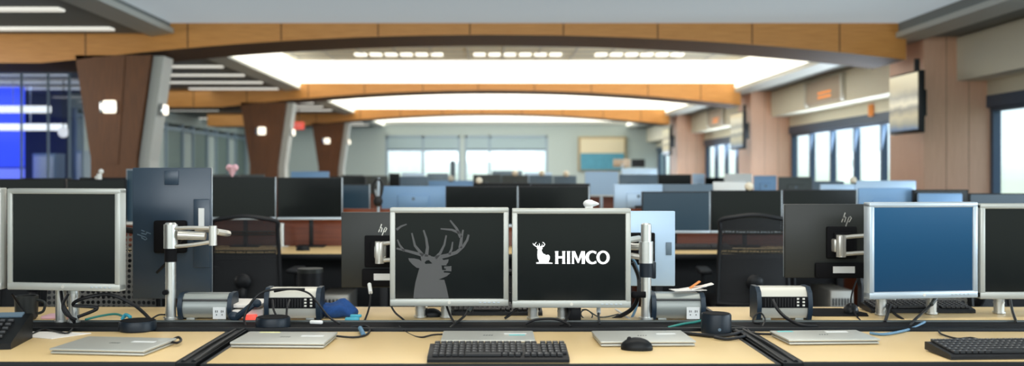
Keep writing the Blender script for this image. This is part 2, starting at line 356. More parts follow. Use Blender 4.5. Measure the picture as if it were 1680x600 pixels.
# tapered columns on the left
def tcol(y, lab):
    bm = BM()
    pts = [(-4.62, 0), (-4.10, 0), (-4.10, 1.42), (-3.93, 2.62), (-4.80, 2.62), (-4.62, 1.42)]
    prism(bm, pts, 'Y', y, y+.42)
    prism(bm, [(-4.53, 1.36), (-4.30, 1.36), (-4.22, 2.6), (-4.60, 2.6)], 'Y', y-.012, y+.01)
    struct_o = struct('column', bm, 'woodcol', label=lab)
    bm = BM(); prism(bm, [(-4.09, 0), (-3.97, 0), (-3.97, 1.40), (-3.80, 2.62), (-3.92, 2.62), (-4.09, 1.40)], 'Y', y+.08, y+.42)
    p = obj('side_panel', bm, 'trim', struct_o, False)
    zc = {0: 2.02, 1: 2.07, 2: 2.13}[BY.index(y)]
    t = thing('wall_sconce', 'glowing square glass wall sconce on the '+('nearest' if y < 12 else 'middle' if y < 20 else 'farthest')+' dark wood column', 'lamp', (-4.40, y-.012, zc), 0, 'column sconces')
    bm = BM(); box(bm, (0, -.02, 0), (.20, .04, .14), .01); obj('back_plate', bm, 'chrome', t)
    bm = BM(); box(bm, (.025, -.06, 0), (.15, .05, .15), .02); obj('shade', bm, 'lamp', t)
    t = thing('wall_sconce', 'glowing glass wall sconce on the pale side of the '+('nearest' if y < 12 else 'middle' if y < 20 else 'farthest')+' column', 'lamp', (-3.86, y+.2, zc-.02), 0, 'column sconces')
    bm = BM(); box(bm, (0.01, 0, 0), (.04, .12, .14), .01); obj('back_plate', bm, 'chrome', t)
    bm = BM(); box(bm, (.04, 0, 0), (.05, .10, .12), .02); obj('shade', bm, 'lamp', t)
for y, l in zip(BY[:3], ('tapered dark wood column with a pale edge, nearest', 'tapered dark wood column with a pale edge, middle', 'tapered dark wood column with a pale edge, farthest')): tcol(y, l)
# far wall
bm = BM()
wx = [(-3.62, -1.05), (-.90, 1.97)]; zt, zbm = 2.57, .95
def seg(x0, x1, z0, z1): box(bm, ((x0+x1)/2, 34.4, (z0+z1)/2), (x1-x0, .2, z1-z0))
seg(-12.6, -3.62, 0, 3.5); seg(-1.05, -.90, 0, 3.5); seg(1.97, 6, 0, 3.5)
for a, b in wx: seg(a, b, 0, zbm); seg(a, b, zt, 3.5)
struct('wall_back', bm, 'gwall')
for i, (a, b) in enumerate(wx):
    t = sempty('window_%d' % (6+i), ((a+b)/2, 34.36, zbm)); W = b-a; H = zt-zbm; bm = BM()
    for z in (.04, H-.04): box(bm, (0, 0, z), (W, .12, .08))
    for x in (-W/2+.04, W/2-.04, 0 if i == 0 else -W*.2): box(bm, (x, 0, H/2), (.08, .12, H))
    obj('window_frame', bm, 'frame2', t, False)
    bm = BM(); box(bm, (0, -.03, H-.27), (W-.1, .02, .40)); obj('roller_blind', bm, 'blind', t, False)
    bm = BM(); box(bm, (0, -.03, H-.49), (W-.1, .04, .06)); obj('blind_rail', bm, 'frame', t, False)
    bm = BM(); box(bm, (0, .03, H/2), (W-.1, .01, H-.1)); obj('pane', bm, 'glass', t, False)
# painting-like display board on the far wall
t = thing('wall_board', 'cream and blue framed board on the far grey wall', 'board', PX(988, 252, 34.2))
bm = BM(); box(bm, (0, 0, 0), (1.66, .08, 1.18), .02); obj('frame', bm, 'tan', t)
bm = BM(); box(bm, (0, -.05, .27), (1.5, .02, .5)); obj('upper_panel', bm, 'art_cream', t)
bm = BM(); box(bm, (0, -.05, -.27), (1.5, .02, .56)); obj('lower_panel', bm, 'art_blue', t)
# left wall of glazed offices
bm = BM(); box(bm, (-8.5, 27.1, 2.74), (.12, 14.2, .3)); box(bm, (-8.5, 27.1, .05), (.12, 14.2, .1)); struct('wall_left', bm, 'gwall')
bm = BM(); box(bm, (-12.5, 14.9, 1.45), (.1, 38, 2.9)); struct('wall_left_outer', bm, 'darkroom')
bm = BM(); box(bm, (-10.0, 27, 1.45), (.1, 14, 2.9)); struct('wall_office', bm, 'gwall')
bm = BM(); box(bm, (-10.5, 20.0, 1.45), (4.0, .1, 2.9)); struct('wall_media_room', bm, 'darkroom')
for i in range(6):
    y0 = 20.2+i*2.35
    t = sempty('door_%d' % (i+1), (-8.46, y0, 0), 'grey green glazed office front with a door'); bm = BM()
    for yy in (0, .95, 2.3): box(bm, (0, yy, 1.3), (.12, .09, 2.6))
    box(bm, (0, 1.15, 2.45), (.1, 2.3, .08)); obj('door_frame', bm, 'frame2', t, False)
    bm = BM(); box(bm, (0, 1.62, 1.22), (.03, 1.25, 2.4)); obj('pane', bm, 'doorglass', t, False)
    bm = BM(); box(bm, (-.02, .48, 1.2), (.05, .86, 2.38), .01); obj('door_leaf', bm, 'gwall', t, False)
    bm = BM(); cyl(bm, (.03, .80, .95), (.03, .80, 1.25), .015); obj('handle', bm, 'chrome', t)
# glass partition and media room
t = sempty('window_8', (0, 16.0, 0), 'blue tinted glass partition with steel posts'); bm = BM()
for x in (-12.4, -9.15, -7.54, -7.11, -6.77, -6.55): cyl(bm, (x, 0, 0), (x, 0, 2.86), .02)
for x in (-12.4, -11.1, -10.0): cyl(bm, (x, .0, 0), (x, 0, 2.86), .035)
obj('window_post', bm, 'frame2', t)
bm = BM(); box(bm, (-9.5, .0, 1.43), (5.9, .012, 2.86)); obj('pane', bm, 'glassblue', t, False)
for i in range(4):
    for j in range(3):
        w_ = 1.05; x = -8.72-w_/2-i*(w_+.015); z = .62+j*.76
        bm = BM(); box(bm, (x, 18.6, z+.36), (w_, .08, .735), .005); o = obj('video_panel', bm, 'vblue2' if (i+j) % 2 == 0 and j < 2 else 'vblue')
        tag(o, 'lit blue video wall panel, %s row, %s column from the steel post' % (('bottom', 'middle', 'top')[j], ('first', 'second', 'third', 'fourth')[i]), 'screen', 'blue video wall panels')
for z, lab in ((2.37, 'upper'), (2.09, 'lower')):
    bm = BM(); yy = 17.3 if lab == 'upper' else 17.95; box(bm, (-9.6, yy, z), (3.9, .10, .12), .02); o = obj('pendant_lamp', bm, 'led')
    cyl_b = BM(); cyl(cyl_b, (-8.3, yy, z), (-8.3, yy, 2.87), .008); cyl(cyl_b, (-10.8, yy, z), (-10.8, yy, 2.87), .008); obj('suspension_wire', cyl_b, 'chrome', o)
    tag(o, 'long white pendant lamp in the blue glazed room, %s one' % lab, 'lamp')
bm = BM(); sph(bm, PX(104, 217, 17.0), .09); o = obj('globe_lamp', bm, 'lamp'); tag(o, 'small round glowing lamp in the blue glazed room', 'lamp')
bm = BM(); p = PX(104, 217, 17.0); cyl(bm, p, (p.x, p.y, 2.87), .01); obj('cord', bm, 'black', o)
for (x0, x1, y0, y1, lab) in ((62, 99, 252, 300, 'pale block painted for a glow low in the blue glazed room'), (132, 147, 247, 300, 'narrow pale block painted for a glow beside the nearest dark column')):
    a = PX(x0, y0, 19.0); b = PX(x1, y1, 19.0); t = thing('glow_block', lab, 'cabinet', ((a.x+b.x)/2, 19.0, 0))  # pale blocks put in for white-blue glow behind the glass
    bm = BM(); box(bm, (0, 0, a.z/2), (b.x-a.x, .45, a.z), .01); obj('body', bm, 'frame2', t)
    bm = BM(); box(bm, (0, -.235, a.z/2), (b.x-a.x-.06, .02, a.z-.1), .005); obj('door', bm, 'white', t)
area('media_room_light', (-9.5, 17.8, 2.8), (0, 0, 0), 3, .6, 25, (.6, .75, 1))
area('office_light', (-6.6, 24, 2.83), (0, 0, 0), 2.5, 12, 70, (.95, 1, .95))
area('office_light', (-6.6, 31, 2.83), (0, 0, 0), 2.5, 5, 40, (.95, 1, .95))
area('office_light', (-6.8, 8, 2.7), (0, -.8, 0), 3, 6, 190, (1, .97, .9))  # boosted and tilted to brighten the bulkhead and piers opposite

# exit sign
t = thing('exit_sign', 'small red lit exit sign hanging beside the middle column', 'sign', PX(490, 206, 24)); bm = BM(); box(bm, (0, 0, 0), (.26, .04, .18), .01); obj('housing', bm, 'red', t)
def strokes(bm, lines, wd, y=0, taper=False):
    for ln in lines:
        pts = [Vector((p[0], p[1])) for p in ln]; n = len(pts); vs = []
        for i, p in enumerate(pts):
            d = (pts[min(i+1, n-1)]-pts[max(i-1, 0)]).normalized(); nn = Vector((-d.y, d.x)); ww = wd*(1-.55*i/(n-1) if taper else 1)/2
            vs.append((bm.verts.new((p.x+nn.x*ww, y, p.y+nn.y*ww)), bm.verts.new((p.x-nn.x*ww, y, p.y-nn.y*ww))))
        for a, b in zip(vs, vs[1:]): bm.faces.new((a[0], a[1], b[1], b[0]))
bm = BM(); s = .05
def lt(o, L): return [[(o+a*s*.8, -.05+b*s*2) for a, b in l] for l in L]
strokes(bm, lt(-.11, [[(0, 0), (0, 1)], [(0, 1), (.8, 1)], [(0, .5), (.7, .5)], [(0, 0), (.8, 0)]])+lt(-.055, [[(0, 0), (.9, 1)], [(0, 1), (.9, 0)]])+lt(.01, [[(0, 0), (0, 1)]])+lt(.03, [[(0, 1), (1.2, 1)], [(.6, 0), (.6, 1)]]), .012, -.022)
obj('lettering', bm, 'white', t, False)
bm = BM(); cyl(bm, (0, 0, .08), (0, 0, 2.87-t.location.z), .01); obj('hanger', bm, 'black', t)

# hanging TVs
def tv(Yc, h, wd, zc, X, lab):
    t = thing('wall_television', lab, 'television', (X, Yc, zc))
    bm = BM(); box(bm, (0.045, 0, 0), (.07, wd, h), .012); obj('casing', bm, 'black', t)
    bm = BM(); box(bm, (.004, 0, .008), (.012, wd-.04, h-.06)); obj('screen', bm, 'tvbands', t, False)
    bm = BM(); box(bm, (.14, 0, 0), (.14, .3, .3), .01); cyl(bm, (.16, 0, .1), (.16, 0, 2.56-zc), .03); obj('wall_bracket', bm, 'black', t)
tv(11.35, .69, .80, 2.05, 4.70, 'wall television on the nearest pale wood pier, with glowing colour bands')
tv(18.9, .70, .95, 2.06, 4.66, 'smaller looking television on the second pale wood pier')
tv(26.5, .72, 1.0, 2.10, 4.66, 'distant television on the farthest pale wood pier')
# LED sign panels on the bulkhead
def ledsign(yc, wd, lab):
    t = thing('message_sign', lab, 'sign', (5.365, yc, 2.58))
    bm = BM(); box(bm, (-.02, 0, 0), (.05, wd, .37), .01); obj('panel', bm, 'panelgrey', t)
    for s in (-1, 1):
        bm = BM(); box(bm, (-.03, s*(wd/2+.03), 0), (.08, .07, .42), .01); obj('frame', bm, 'dockface', t)
    bm = BM()
    for j in range(9):
        for r in range(2):
            if random.random() < .8: box(bm, (-.049, -.35+j*.07, -.03-r*.07), (.006, .045, .035))
    obj('lettering', bm, 'ledorange', t, False)
ledsign(15.95, 1.65, 'long message sign with orange lights above the second window')
ledsign(23.6, 1.5, 'long message sign above the third window, farther away')
bm = BM(); box(bm, (5.69, 14.9, 2.20), (.05, .12, .18), .01); o = obj('alarm_box', bm, 'orange'); tag(o, 'small red alarm box on the cream wall above the window', 'alarm')

# ================================================================== DESKS
def desk(loc, W, D, lab, group=None, rear=False, panel=False, name='office_desk'):
    t = thing(name, lab, 'desk', loc, 0, group)
    bm = BM(); box(bm, (0, D/2, .715), (W, D, .03), .004); obj('desktop', bm, 'desk', t)
    bm = BM(); box(bm, (0, -.006, .712), (W+.012, .014, .036), .004); box(bm, (0, D+.006, .712), (W+.012, .014, .036), .004)
    for s in (-1, 1): box(bm, (s*(W/2+.006), D/2, .712), (.014, D+.02, .036), .004)
    obj('edge_band', bm, 'rubber', t)
    for s in (-1, 1):
        for q in (.06, D-.06):
            bm = BM(); box(bm, (s*(W/2-.08), q, .35), (.05, .05, .70), .006); obj('leg', bm, 'void', t)
    bm = BM(); box(bm, (0, (.05 if rear else D-.03), .48), (W-.2, .02, .42), .003); obj('modesty_panel', bm, 'void', t)
    return t
desk((-1.695, 2.762, 0), 1.64, .525, 'maple desk at the front with a black desk phone on it')
desk((0, 2.735, 0), 1.568, .550, 'maple desk at the front with two closed laptops and a keyboard')
desk((1.672, 2.762, 0), 1.606, .525, 'maple desk at the front below the blue lit monitor')
desk((-1.69, 3.517, 0), 1.66, .38, 'narrow maple rear desk behind the cable channel under the upright monitor', rear=True)
desk((0, 3.517, 0), 1.60, .38, 'narrow maple rear desk behind the cable channel under the stag screens', rear=True)
desk((1.66, 3.517, 0), 1.63, .38, 'narrow maple rear desk behind the cable channel under the blue lit monitor', rear=True)
# cable channel
t = thing('cable_channel', 'black cable channel running between the front and rear desks', 'cable tray', (0, 3.405, 0))
bm = BM(); box(bm, (0, 0, .712), (5.1, .17, .016)); obj('tray', bm, 'rubber', t)
bm = BM(); box(bm, (0, -.090, .724), (5.1, .014, .030), .004); obj('lip', bm, 'rubber', t)
bm = BM(); box(bm, (0, .088, .722), (5.1, .012, .030), .002); obj('lip', bm, 'greycase', t, label='thin metal rail at the rear lip')
bm = BM(); box(bm, (0, .0, .727), (5.1, .15, .012), .004); obj('brush_strip', bm, 'matte', t)
for x in (-2.4, -.8, .8, 2.4):
    bm = BM(); box(bm, (x, 0, .35), (.05, .12, .70)); obj('leg', bm, 'void', t)
for x, l in ((-.832, 'black rubber seam bar between two front desks, by the large yellow tagged laptop'), (.826, 'black rubber seam bar between two front desks, by the tall black speaker')):
    bm = BM(); prism(bm, [(x-.024, 3.30), (x-.026, 2.72), (x+.026, 2.72), (x+.024, 3.30)], 'Z', .66, .733)
    tube(bm, [(x-.014, 3.30, .732), (x-.015, 3.0, .735), (x-.015, 2.74, .732)], .006); tube(bm, [(x+.012, 3.30, .732), (x+.014, 3.0, .736), (x+.014, 2.74, .732)], .007)
    o = obj('seam_bar', bm, 'rubber'); tag(o, l, 'desk trim')
    bm = BM(); box(bm, (x, 3.0, .33), (.04, .4, .66)); obj('support', bm, 'void', o)

# further rows
def screenwall(x0, x1, y, z1, lab):
    t = thing('privacy_screen', lab, 'screen', ((x0+x1)/2, y, 0)); W = x1-x0
    bm = BM(); box(bm, (0, 0, (z1+.02)/2+.0), (W, .03, z1-.02), .003); obj('panel', bm, 'woodpanel', t)
    bm = BM(); box(bm, (0, 0, z1+.004), (W, .036, .012), .003); obj('top_rail', bm, 'woodpanel', t)
    bm = BM(); box(bm, (0, -.02, .01), (W, .05, .02)); obj('foot', bm, 'black', t)
names = ['beside the window wall', 'one in from the window wall', 'at the middle', 'one in from the columns', 'beside the columns']
rows = [(6.48, 'second'), (10.5, 'third'), (14.6, 'fourth'), (18.7, 'fifth'), (22.8, 'sixth')]
d0 = None
for ry, rn in rows:
    for side, dy in (('near', 0), ('far', .92)):
        for i in range(5):
            x = 3.4-i*1.6
            if d0 is None:
                d0 = desk((x, ry, 0), 1.56, .72, '', 'desks of the further rows')
                t = d0
            else:
                t = copytree(d0, (x, ry+dy, 0), 0, None, 'desks of the further rows')
            t['label'] = 'maple desk on the %s side of the %s row, %s' % (side, rn, names[i])
    screenwall(-3.8, 4.2, ry+.82, .985, 'cherry wood privacy screen along the %s row' % rn)

# ================================================================== MONITORS
def logo_hp(bm, s, y):
    L = [[(-.35, -.5), (.05, .55)], [(-.22, -.1), (0, .12), (.12, .02), (-.02, -.5)], [(.1, -.95), (.48, .1)], [(.42, .0), (.62, .12), (.72, -.05), (.5, -.45), (.28, -.42)]]
    strokes(bm, [[(-a*s, b*s) for a, b in l] for l in L], .12*s, y)
def square_monitor(c, W, H, rz, lab, screen='screen', posts=None, bez='silver', deco=None, chinlogo=True):
    t = thing('desktop_monitor', lab, 'monitor', c, rz, 'silver framed square monitors')
    b = .019; bb = .026
    bm = BM()
    box(bm, (0, 0, H/2-b/2), (W, .045, b), .004); box(bm, (0, 0, -H/2+bb/2), (W, .045, bb), .004)
    for s in (-1, 1): box(bm, (s*(W/2-b/2), 0, 0), (b, .0445, H-.004), .004)
    obj('bezel', bm, bez, t)
    bm = BM(); box(bm, (0, -.006, .0035), (W-2*b+.002, .02, H-b-bb+.002)); obj('screen', bm, screen, t, False)
    bm = BM(); box(bm, (0, .03, 0), (W-.03, .03, H-.03), .012); box(bm, (0, .055, 0), (W*.6, .04, H*.6), .015); obj('back_housing', bm, 'black', t)
    bm = BM(); cyl(bm, (0, -.0235, -H/2+bb/2), (0, -.0215, -H/2+bb/2), .0055, seg=16); obj('maker_badge', bm, 'hplogo', t)
    bm = BM()
    for q in range(5): box(bm, (W/2-.10+q*.016, -.023, -H/2+bb/2), (.009, .003, .004), .001)
    obj('buttons', bm, 'silver2', t)
    if deco: deco(t)
    base = .732-c[2]
    for px_ in posts or ():
        # post is vertical and stands in world space just behind the panel
        bm = BM(); r = .0185
        cyl(bm, (px_, .09, base), (px_, .09, -H/2+.05), r, seg=24); cyl(bm, (px_, .09, -H/2-.028), (px_, .09, -H/2-.024), r+.0012, seg=24)
        cyl(bm, (px_, .09, base), (px_, .09, base+.006), r+.004, seg=24); box(bm, (px_, .08, -H/2+.07), (.05, .03, .06), .004)
        obj('post', bm, 'alu', t)
    return t
def deco_deer(t):
    y = -.0168; 
    def m(p): return ((640+p[0]/3.75-737.5)/465, (420.3-(350+p[1]/3.75))/465)
    body = [(146, 516), (150, 470), (158, 420), (170, 375), (182, 333), (165, 330), (140, 310), (120, 288), (114, 272), (150, 273), (180, 280), (195, 290), (190, 262), (210, 248), (245, 258), (285, 266), (318, 272), (330, 283), (362, 278), (358, 297), (345, 314), (378, 320), (378, 352), (334, 350), (336, 358), (372, 363), (350, 382), (300, 403), (335, 404), (348, 450), (362, 516)]
    bm = BM(); vs = [bm.verts.new((*[m(p)[0]], y, m(p)[1])) for p in body]; f = bm.faces.new(vs); f.normal_update(); bmesh.ops.triangulate(bm, faces=[f])
    def st(l, w): strokes(bm, [[m(p) for p in l]], w/3.75/465, y-.0001, True)
    st([(280, 270), (350, 256), (410, 236), (450, 200), (475, 160), (484, 128)], 26); st([(280, 272), (310, 240), (335, 190), (347, 132)], 20)
    st([(365, 250), (380, 215), (386, 172)], 17); st([(432, 210), (440, 150), (450, 98)], 22); st([(436, 145), (410, 90), (370, 40)], 20); st([(430, 118), (380, 98), (312, 92)], 18)
    st([(250, 268), (180, 247), (110, 228), (42, 212)], 24); st([(205, 256), (155, 195), (136, 118)], 20); st([(225, 262), (232, 205), (224, 150), (208, 100)], 22)
    st([(90, 228), (62, 192), (48, 158)], 16); st([(42, 98), (70, 77), (105, 64)], 16)
    for f in bm.faces:
        f.normal_update()
        if f.normal.y > 0: f.normal_flip()
    obj('stag_graphic', bm, 'deer', t, False)
    bm = BM()
    for pl in ([(214, 298), (225, 286), (240, 283), (262, 304), (220, 307)], [(318, 316), (372, 316), (372, 321), (334, 322), (334, 334), (345, 336), (344, 344), (322, 344)], [(330, 352), (368, 355), (368, 361), (332, 359)]):
        vs = [bm.verts.new((m(p)[0], y-.0004, m(p)[1])) for p in pl]; f = bm.faces.new(vs); f.normal_update(); bmesh.ops.triangulate(bm, faces=[f])
    for f in bm.faces:
        f.normal_update()
        if f.normal.y > 0: f.normal_flip()
    obj('stag_eye_and_muzzle', bm, 'screen', t, False)
def deco_himco(t):
    y = -.0168
    def m(p): return ((860+p[0]/10-936.5)/469, (422.3-(385+p[1]/10))/469)
    bm = BM()
    def poly(pl):
        vs = [bm.verts.new((m(p)[0], y, m(p)[1])) for p in pl]; f = bm.faces.new(vs); f.normal_update(); bmesh.ops.triangulate(bm, faces=[f])
    def stem(x0, x1, a=260, b=465, fl=6): poly([(x0-fl, a), (x1+fl, a), (x1, a+22), (x1, b-22), (x1+fl, b), (x0-fl, b), (x0, b-22), (x0, a+22)])
    stem(502, 548); stem(618, 660); poly([(540, 342), (625, 342), (625, 376), (540, 376)]); stem(696, 740)
    poly([(768, 260), (824, 260), (876, 392), (926, 260), (984, 260), (984, 465), (930, 465), (935, 440), (935, 335), (884, 452), (866, 452), (806, 335), (806, 440), (812, 465), (768, 465), (774, 440), (774, 280)])
    def ring(cx, cy, ro, rvo, ri, rvi, a0, a1, off=0):
        n = 40; A = []; B = []
        for i in range(n+1):
            a = math.radians(a0+(a1-a0)*i/n)
            A.append((cx+ro*math.cos(a), cy-rvo*math.sin(a))); B.append((cx+off+ri*math.cos(a), cy-rvi*math.sin(a)))
        for i in range(n): poly([A[i], A[i+1], B[i+1], B[i]])
    ring(1105, 361, 112, 110, 62, 78, 52, 308, 6); ring(1281, 361, 107, 110, 60, 78, 0, 360)
    poly([(1168, 262), (1168, 306), (1146, 300), (1146, 272)]); poly([(1168, 418), (1168, 458), (1146, 452), (1146, 424)])
    obj('company_lettering', bm, 'logowhite', t, False)
    bm = BM()
    poly([(212, 262), (216, 232), (200, 208), (206, 186), (228, 190), (245, 186), (272, 176), (292, 206), (292, 222), (275, 232), (285, 270), (308, 302), (338, 312), (352, 330), (366, 318), (395, 320), (412, 345), (412, 385), (398, 412), (390, 440), (455, 450), (455, 463), (192, 463), (192, 442), (240, 438), (232, 408), (214, 375), (210, 320)])
    def st(l, w): strokes(bm, [[m(p) for p in l]], w/10/469, y-.0001, True)
    st([(215, 190), (185, 178), (152, 158), (135, 130)], 18); st([(160, 160), (178, 132), (195, 112)], 12); st([(225, 188), (210, 150)], 12); st([(240, 186), (246, 150), (238, 130)], 12)
    st([(275, 190), (310, 178), (330, 150), (318, 128), (292, 112)], 18); st([(272, 186), (290, 160), (285, 142)], 12)
    obj('stag_emblem', bm, 'logowhite', t, False)
def pc(x, y, Z): return tuple(PX(x, y, Z))
square_monitor((-1.865, 3.40, 1.03), .410, .345, math.radians(-1), 'dark square monitor cut off by the photo edge, beside the rubber tree column side', posts=(.1,))['label'] = 'silver framed square monitor mostly cut off at the edge, beside the glazed blue room'
square_monitor((-1.442, 3.384, 1.028), .412, .345, math.radians(-8.6)*-1*-1, 'silver framed square monitor with black screen beside the upright widescreen back', posts=(-.076, -.027))
square_monitor((-.145, 3.51, .959), .417, .345, 0, 'silver framed square monitor showing a grey stag head', posts=(-.1096, -.016), deco=deco_deer)
square_monitor((.281, 3.48, .957), .413, .345, 0, 'silver framed square monitor showing the white HIMCO logo', posts=(-.129, -.023), deco=deco_himco)
square_monitor((1.550, 3.587, .976), .418, .345, math.radians(8), 'silver framed square monitor with a blue lit screen', screen='screenb', posts=(-.103, .097), bez='silver2')
square_monitor((1.975, 3.62, .970), .410, .345, 0, 'silver framed square monitor with black screen next to the blue lit one', posts=(-.081,))

def wide_back(c, W, H, lab, mcase='backblk', rz=0, vesa=None, logo=None, port=None, pole=None, extra=None, chin=None):
    t = thing('widescreen_monitor', lab, 'monitor', c, rz)
    bm = BM(); box(bm, (0, -.006, 0), (W, .02, H), .004); obj('back_housing', bm, mcase, t)
    bm = BM(); box(bm, (0, .008, 0), (W-.002, .012, H-.002), .003); obj('bezel', bm, 'silver2', t)
    bm = BM(); box(bm, (0, .0145, 0), (W-.02, .003, H-.02)); obj('screen', bm, 'screen', t, False)
    if vesa:
        bm = BM(); box(bm, (vesa[0], -.022, vesa[1]), (.12, .016, .125), .006); box(bm, (vesa[0], -.035, vesa[1]), (.07, .02, .08), .006); obj('mount_plate', bm, 'matte', t)
    if port:
        bm = BM(); box(bm, (port[0], -.024, port[1]), (port[2], .02, port[3]), .006); p = obj('port_housing', bm, 'matte', t)
        bm = BM(); box(bm, (port[0], -.0355, port[1]+.004), (.085, .002, .026)); obj('rating_label', bm, 'sticker', p, False)
    if logo:
        bm = BM(); logo_hp(bm, logo[2], -.0166); bmesh.ops.scale(bm, vec=(-1, 1, 1), verts=bm.verts)
        for f in bm.faces:
            f.normal_update()
            if f.normal.y > 0: f.normal_flip()
        l = obj('maker_badge', bm, 'hplogo' if logo[3] else 'bluegrey', t, False); l.location = (logo[0], 0, logo[1]); l.rotation_euler = (0, logo[4], 0)
    if extra: extra(t)
    return t
def dual_bar_arm(t, x0, z0, L, h=.085, y=-.075):
    bm = BM(); box(bm, (x0, y, z0), (.030, .035, h), .006); cyl(bm, (x0+.0, y, z0-h/2), (x0, y, z0+h/2), .018)
    tube(bm, [(x0, y, z0+h*.38), (x0+L*.5, y-.01, z0+h*.48), (x0+L, y-.01, z0+h*.5)], .008); tube(bm, [(x0, y, z0-h*.38), (x0+L*.5, y-.01, z0-h*.30), (x0+L, y-.01, z0-h*.32)], .008)
    box(bm, (x0-.0, y+.03, z0), (.045, .04, .05), .005); obj('support_arm', bm, 'arm', t)
    # bracket post down to the desk rail
    bm = BM(); cyl(bm, (x0+L, y-.01, z0-h*.9), (x0+L, y-.01, z0+h*.9), .019); cyl(bm, (x0+L, y-.01, .735-t.location.z), (x0+L, y-.01, z0-h*.9), .0175); obj('post', bm, 'alu', t)
# back of landscape monitor left of the stag screen
wide_back((-.345, 3.93, .951), .485, .297, 'black landscape monitor seen from behind beside the stag screen', vesa=(-.09, -.005), port=(-.07, -.108, .18, .07), logo=(-.085, .085, .03, 1, .0), extra=lambda t: dual_bar_arm(t, -.085, -.005, .17))
wide_back((1.402, 3.93, .986), .49, .290, 'black landscape monitor seen from behind beside the blue lit screen', vesa=(-.025, -.005), port=(-.02, -.115, .22, .06), logo=(-.01, .092, .036, 1, .0), extra=lambda t: dual_bar_arm(t, -.045, -.015, .19))
def b3(t):
    bm = BM(); box(bm, (.214, -.018, .0), (.022, .004, .05), .001); obj('port_cover', bm, 'bluegrey', t)
wide_back((.480, 3.90, .959), .478, .292, 'pale blue silver landscape monitor seen from behind beside the thick metal pole', mcase='paleblue', vesa=(.10, .0), extra=b3, rz=math.radians(-2))
def portrait(t):
    bm = BM(); box(bm, (-.0, -.018, .215), (.055, .006, .055), .002); obj('cable_clip_recess', bm, 'backblue', t)
    bm = BM(); box(bm, (.118, -.020, .0), (.064, .010, .265), .004); p = obj('port_housing', bm, 'backblue', t)
    bm = BM(); box(bm, (.118, -.0262, .055), (.022, .002, .085)); obj('rating_label', bm, 'sticker', p, False)
    bm = BM(); box(bm, (0, -.03, -.012), (.125, .03, .125), .008); obj('mount_plate', bm, 'matte', t)
    bm = BM(); tube(bm, [(.10, -.06, .02), (.05, -.07, -.03), (0, -.05, -.10), (-.05, -.04, -.15)], .005); obj('cable', bm, 'black', t)
wide_back((-1.235, 3.87, 1.020), .304, .508, 'tall upright monitor seen from behind with a metal arm', mcase='backblue', logo=(-.10, .0, .035, 0, PI/2), extra=portrait)
# poles
def pole_arm():
    c = PX(280, 525, 3.53); t = thing('monitor_pole', 'silver ringed pole with swing arm holding the upright monitor', 'monitor stand', (c.x, 3.53, .735))
    z = lambda y: EYE-(y-CY)*3.53/F-.735
    bm = BM(); cyl(bm, (0, 0, 0), (0, 0, z(428)), .0185, seg=28)
    cyl(bm, (0, 0, 0), (0, 0, .008), .026)
    for q in range(7): cyl(bm, (0, 0, .02+q*.027), (0, 0, .0225+q*.027), .0192, seg=28)
    obj('pole', bm, 'alu', t)
    bm = BM(); cyl(bm, (0, 0, z(429)), (0, 0, z(406)), .0215, seg=28); obj('collar', bm, 'matte', t); bm = BM(); cyl(bm, (-.01, -.015, z(478)), (-.01, -.035, z(478)), .009); obj('knob', bm, 'matte', t)
    bm = BM(); cyl(bm, (0, 0, z(407)), (0, 0, z(368)), .0245, seg=28); cyl(bm, (0, 0, z(368)), (0, 0, z(365)), .022, .016, seg=28); obj('pivot_cap', bm, 'alu', t)
    bm = BM(); X = .152
    tube(bm, [(.015, -.01, z(374)), (.08, -.015, z(373)), (X, -.01, z(374))], .0065); tube(bm, [(.015, -.01, z(404)), (.08, -.015, z(401)), (X, -.01, z(396))], .0065)
    cyl(bm, (.03, -.005, z(385)), (.125, -.005, z(387)), .017, .014); cyl(bm, (X, -.008, z(402)), (X, -.008, z(370)), .014)
    tube(bm, [(X+.012, 0, z(380)), (X+.03, .05, z(384)), (X+.01, .14, z(386)), (.05, .28, z(384)), (0, .30, z(383))], .011)
    obj('swing_arm', bm, 'arm', t)
pole_arm()
def pole2():
    Z = 3.53; c = PX(1060, 525, Z); t = thing('monitor_pole', 'thick silver pole with black collar behind the HIMCO screen', 'monitor stand', (c.x, Z, .735))
    z = lambda y: EYE-(y-CY)*Z/F-.735
    bm = BM(); cyl(bm, (0, 0, 0), (0, 0, z(452)), .0180, seg=28); cyl(bm, (0, 0, 0), (0, 0, .008), .026)
    for q in range(6): cyl(bm, (0, 0, .02+q*.027), (0, 0, .0225+q*.027), .0188, seg=28)
    obj('pole', bm, 'alu', t)
    bm = BM(); cyl(bm, (0, 0, z(454)), (0, 0, z(430)), .0235, seg=28); box(bm, (.028, .01, z(443)), (.014, .03, .06), .004); obj('collar', bm, 'puck', t)
    bm = BM(); cyl(bm, (0, 0, z(431)), (0, 0, z(396)), .0255, seg=28); cyl(bm, (0, 0, z(415)), (0, 0, z(413)), .0262, seg=28); cyl(bm, (0, 0, z(398)), (0, 0, z(368)), .0185, seg=28); cyl(bm, (0, 0, z(368)), (0, 0, z(366)), .018, .014, seg=28); obj('pivot_cap', bm, 'alu', t)
    bm = BM(); tube(bm, [(-.01, .01, z(405)), (-.06, .05, z(405)), (-.05, .2, z(402)), (.02, .3, z(400))], .012); tube(bm, [(-.01, 0, z(422)), (-.08, .02, z(418)), (-.12, .05, z(420))], .010); obj('swing_arm', bm, 'arm', t)
    bm = BM(); cyl(bm, (-.045, -.02, z(482)), (-.005, -.02, z(482)), .011); sph(bm, (-.045, -.02, z(482)), .013); obj('clamp_knob', bm, 'matte', t)
pole2()
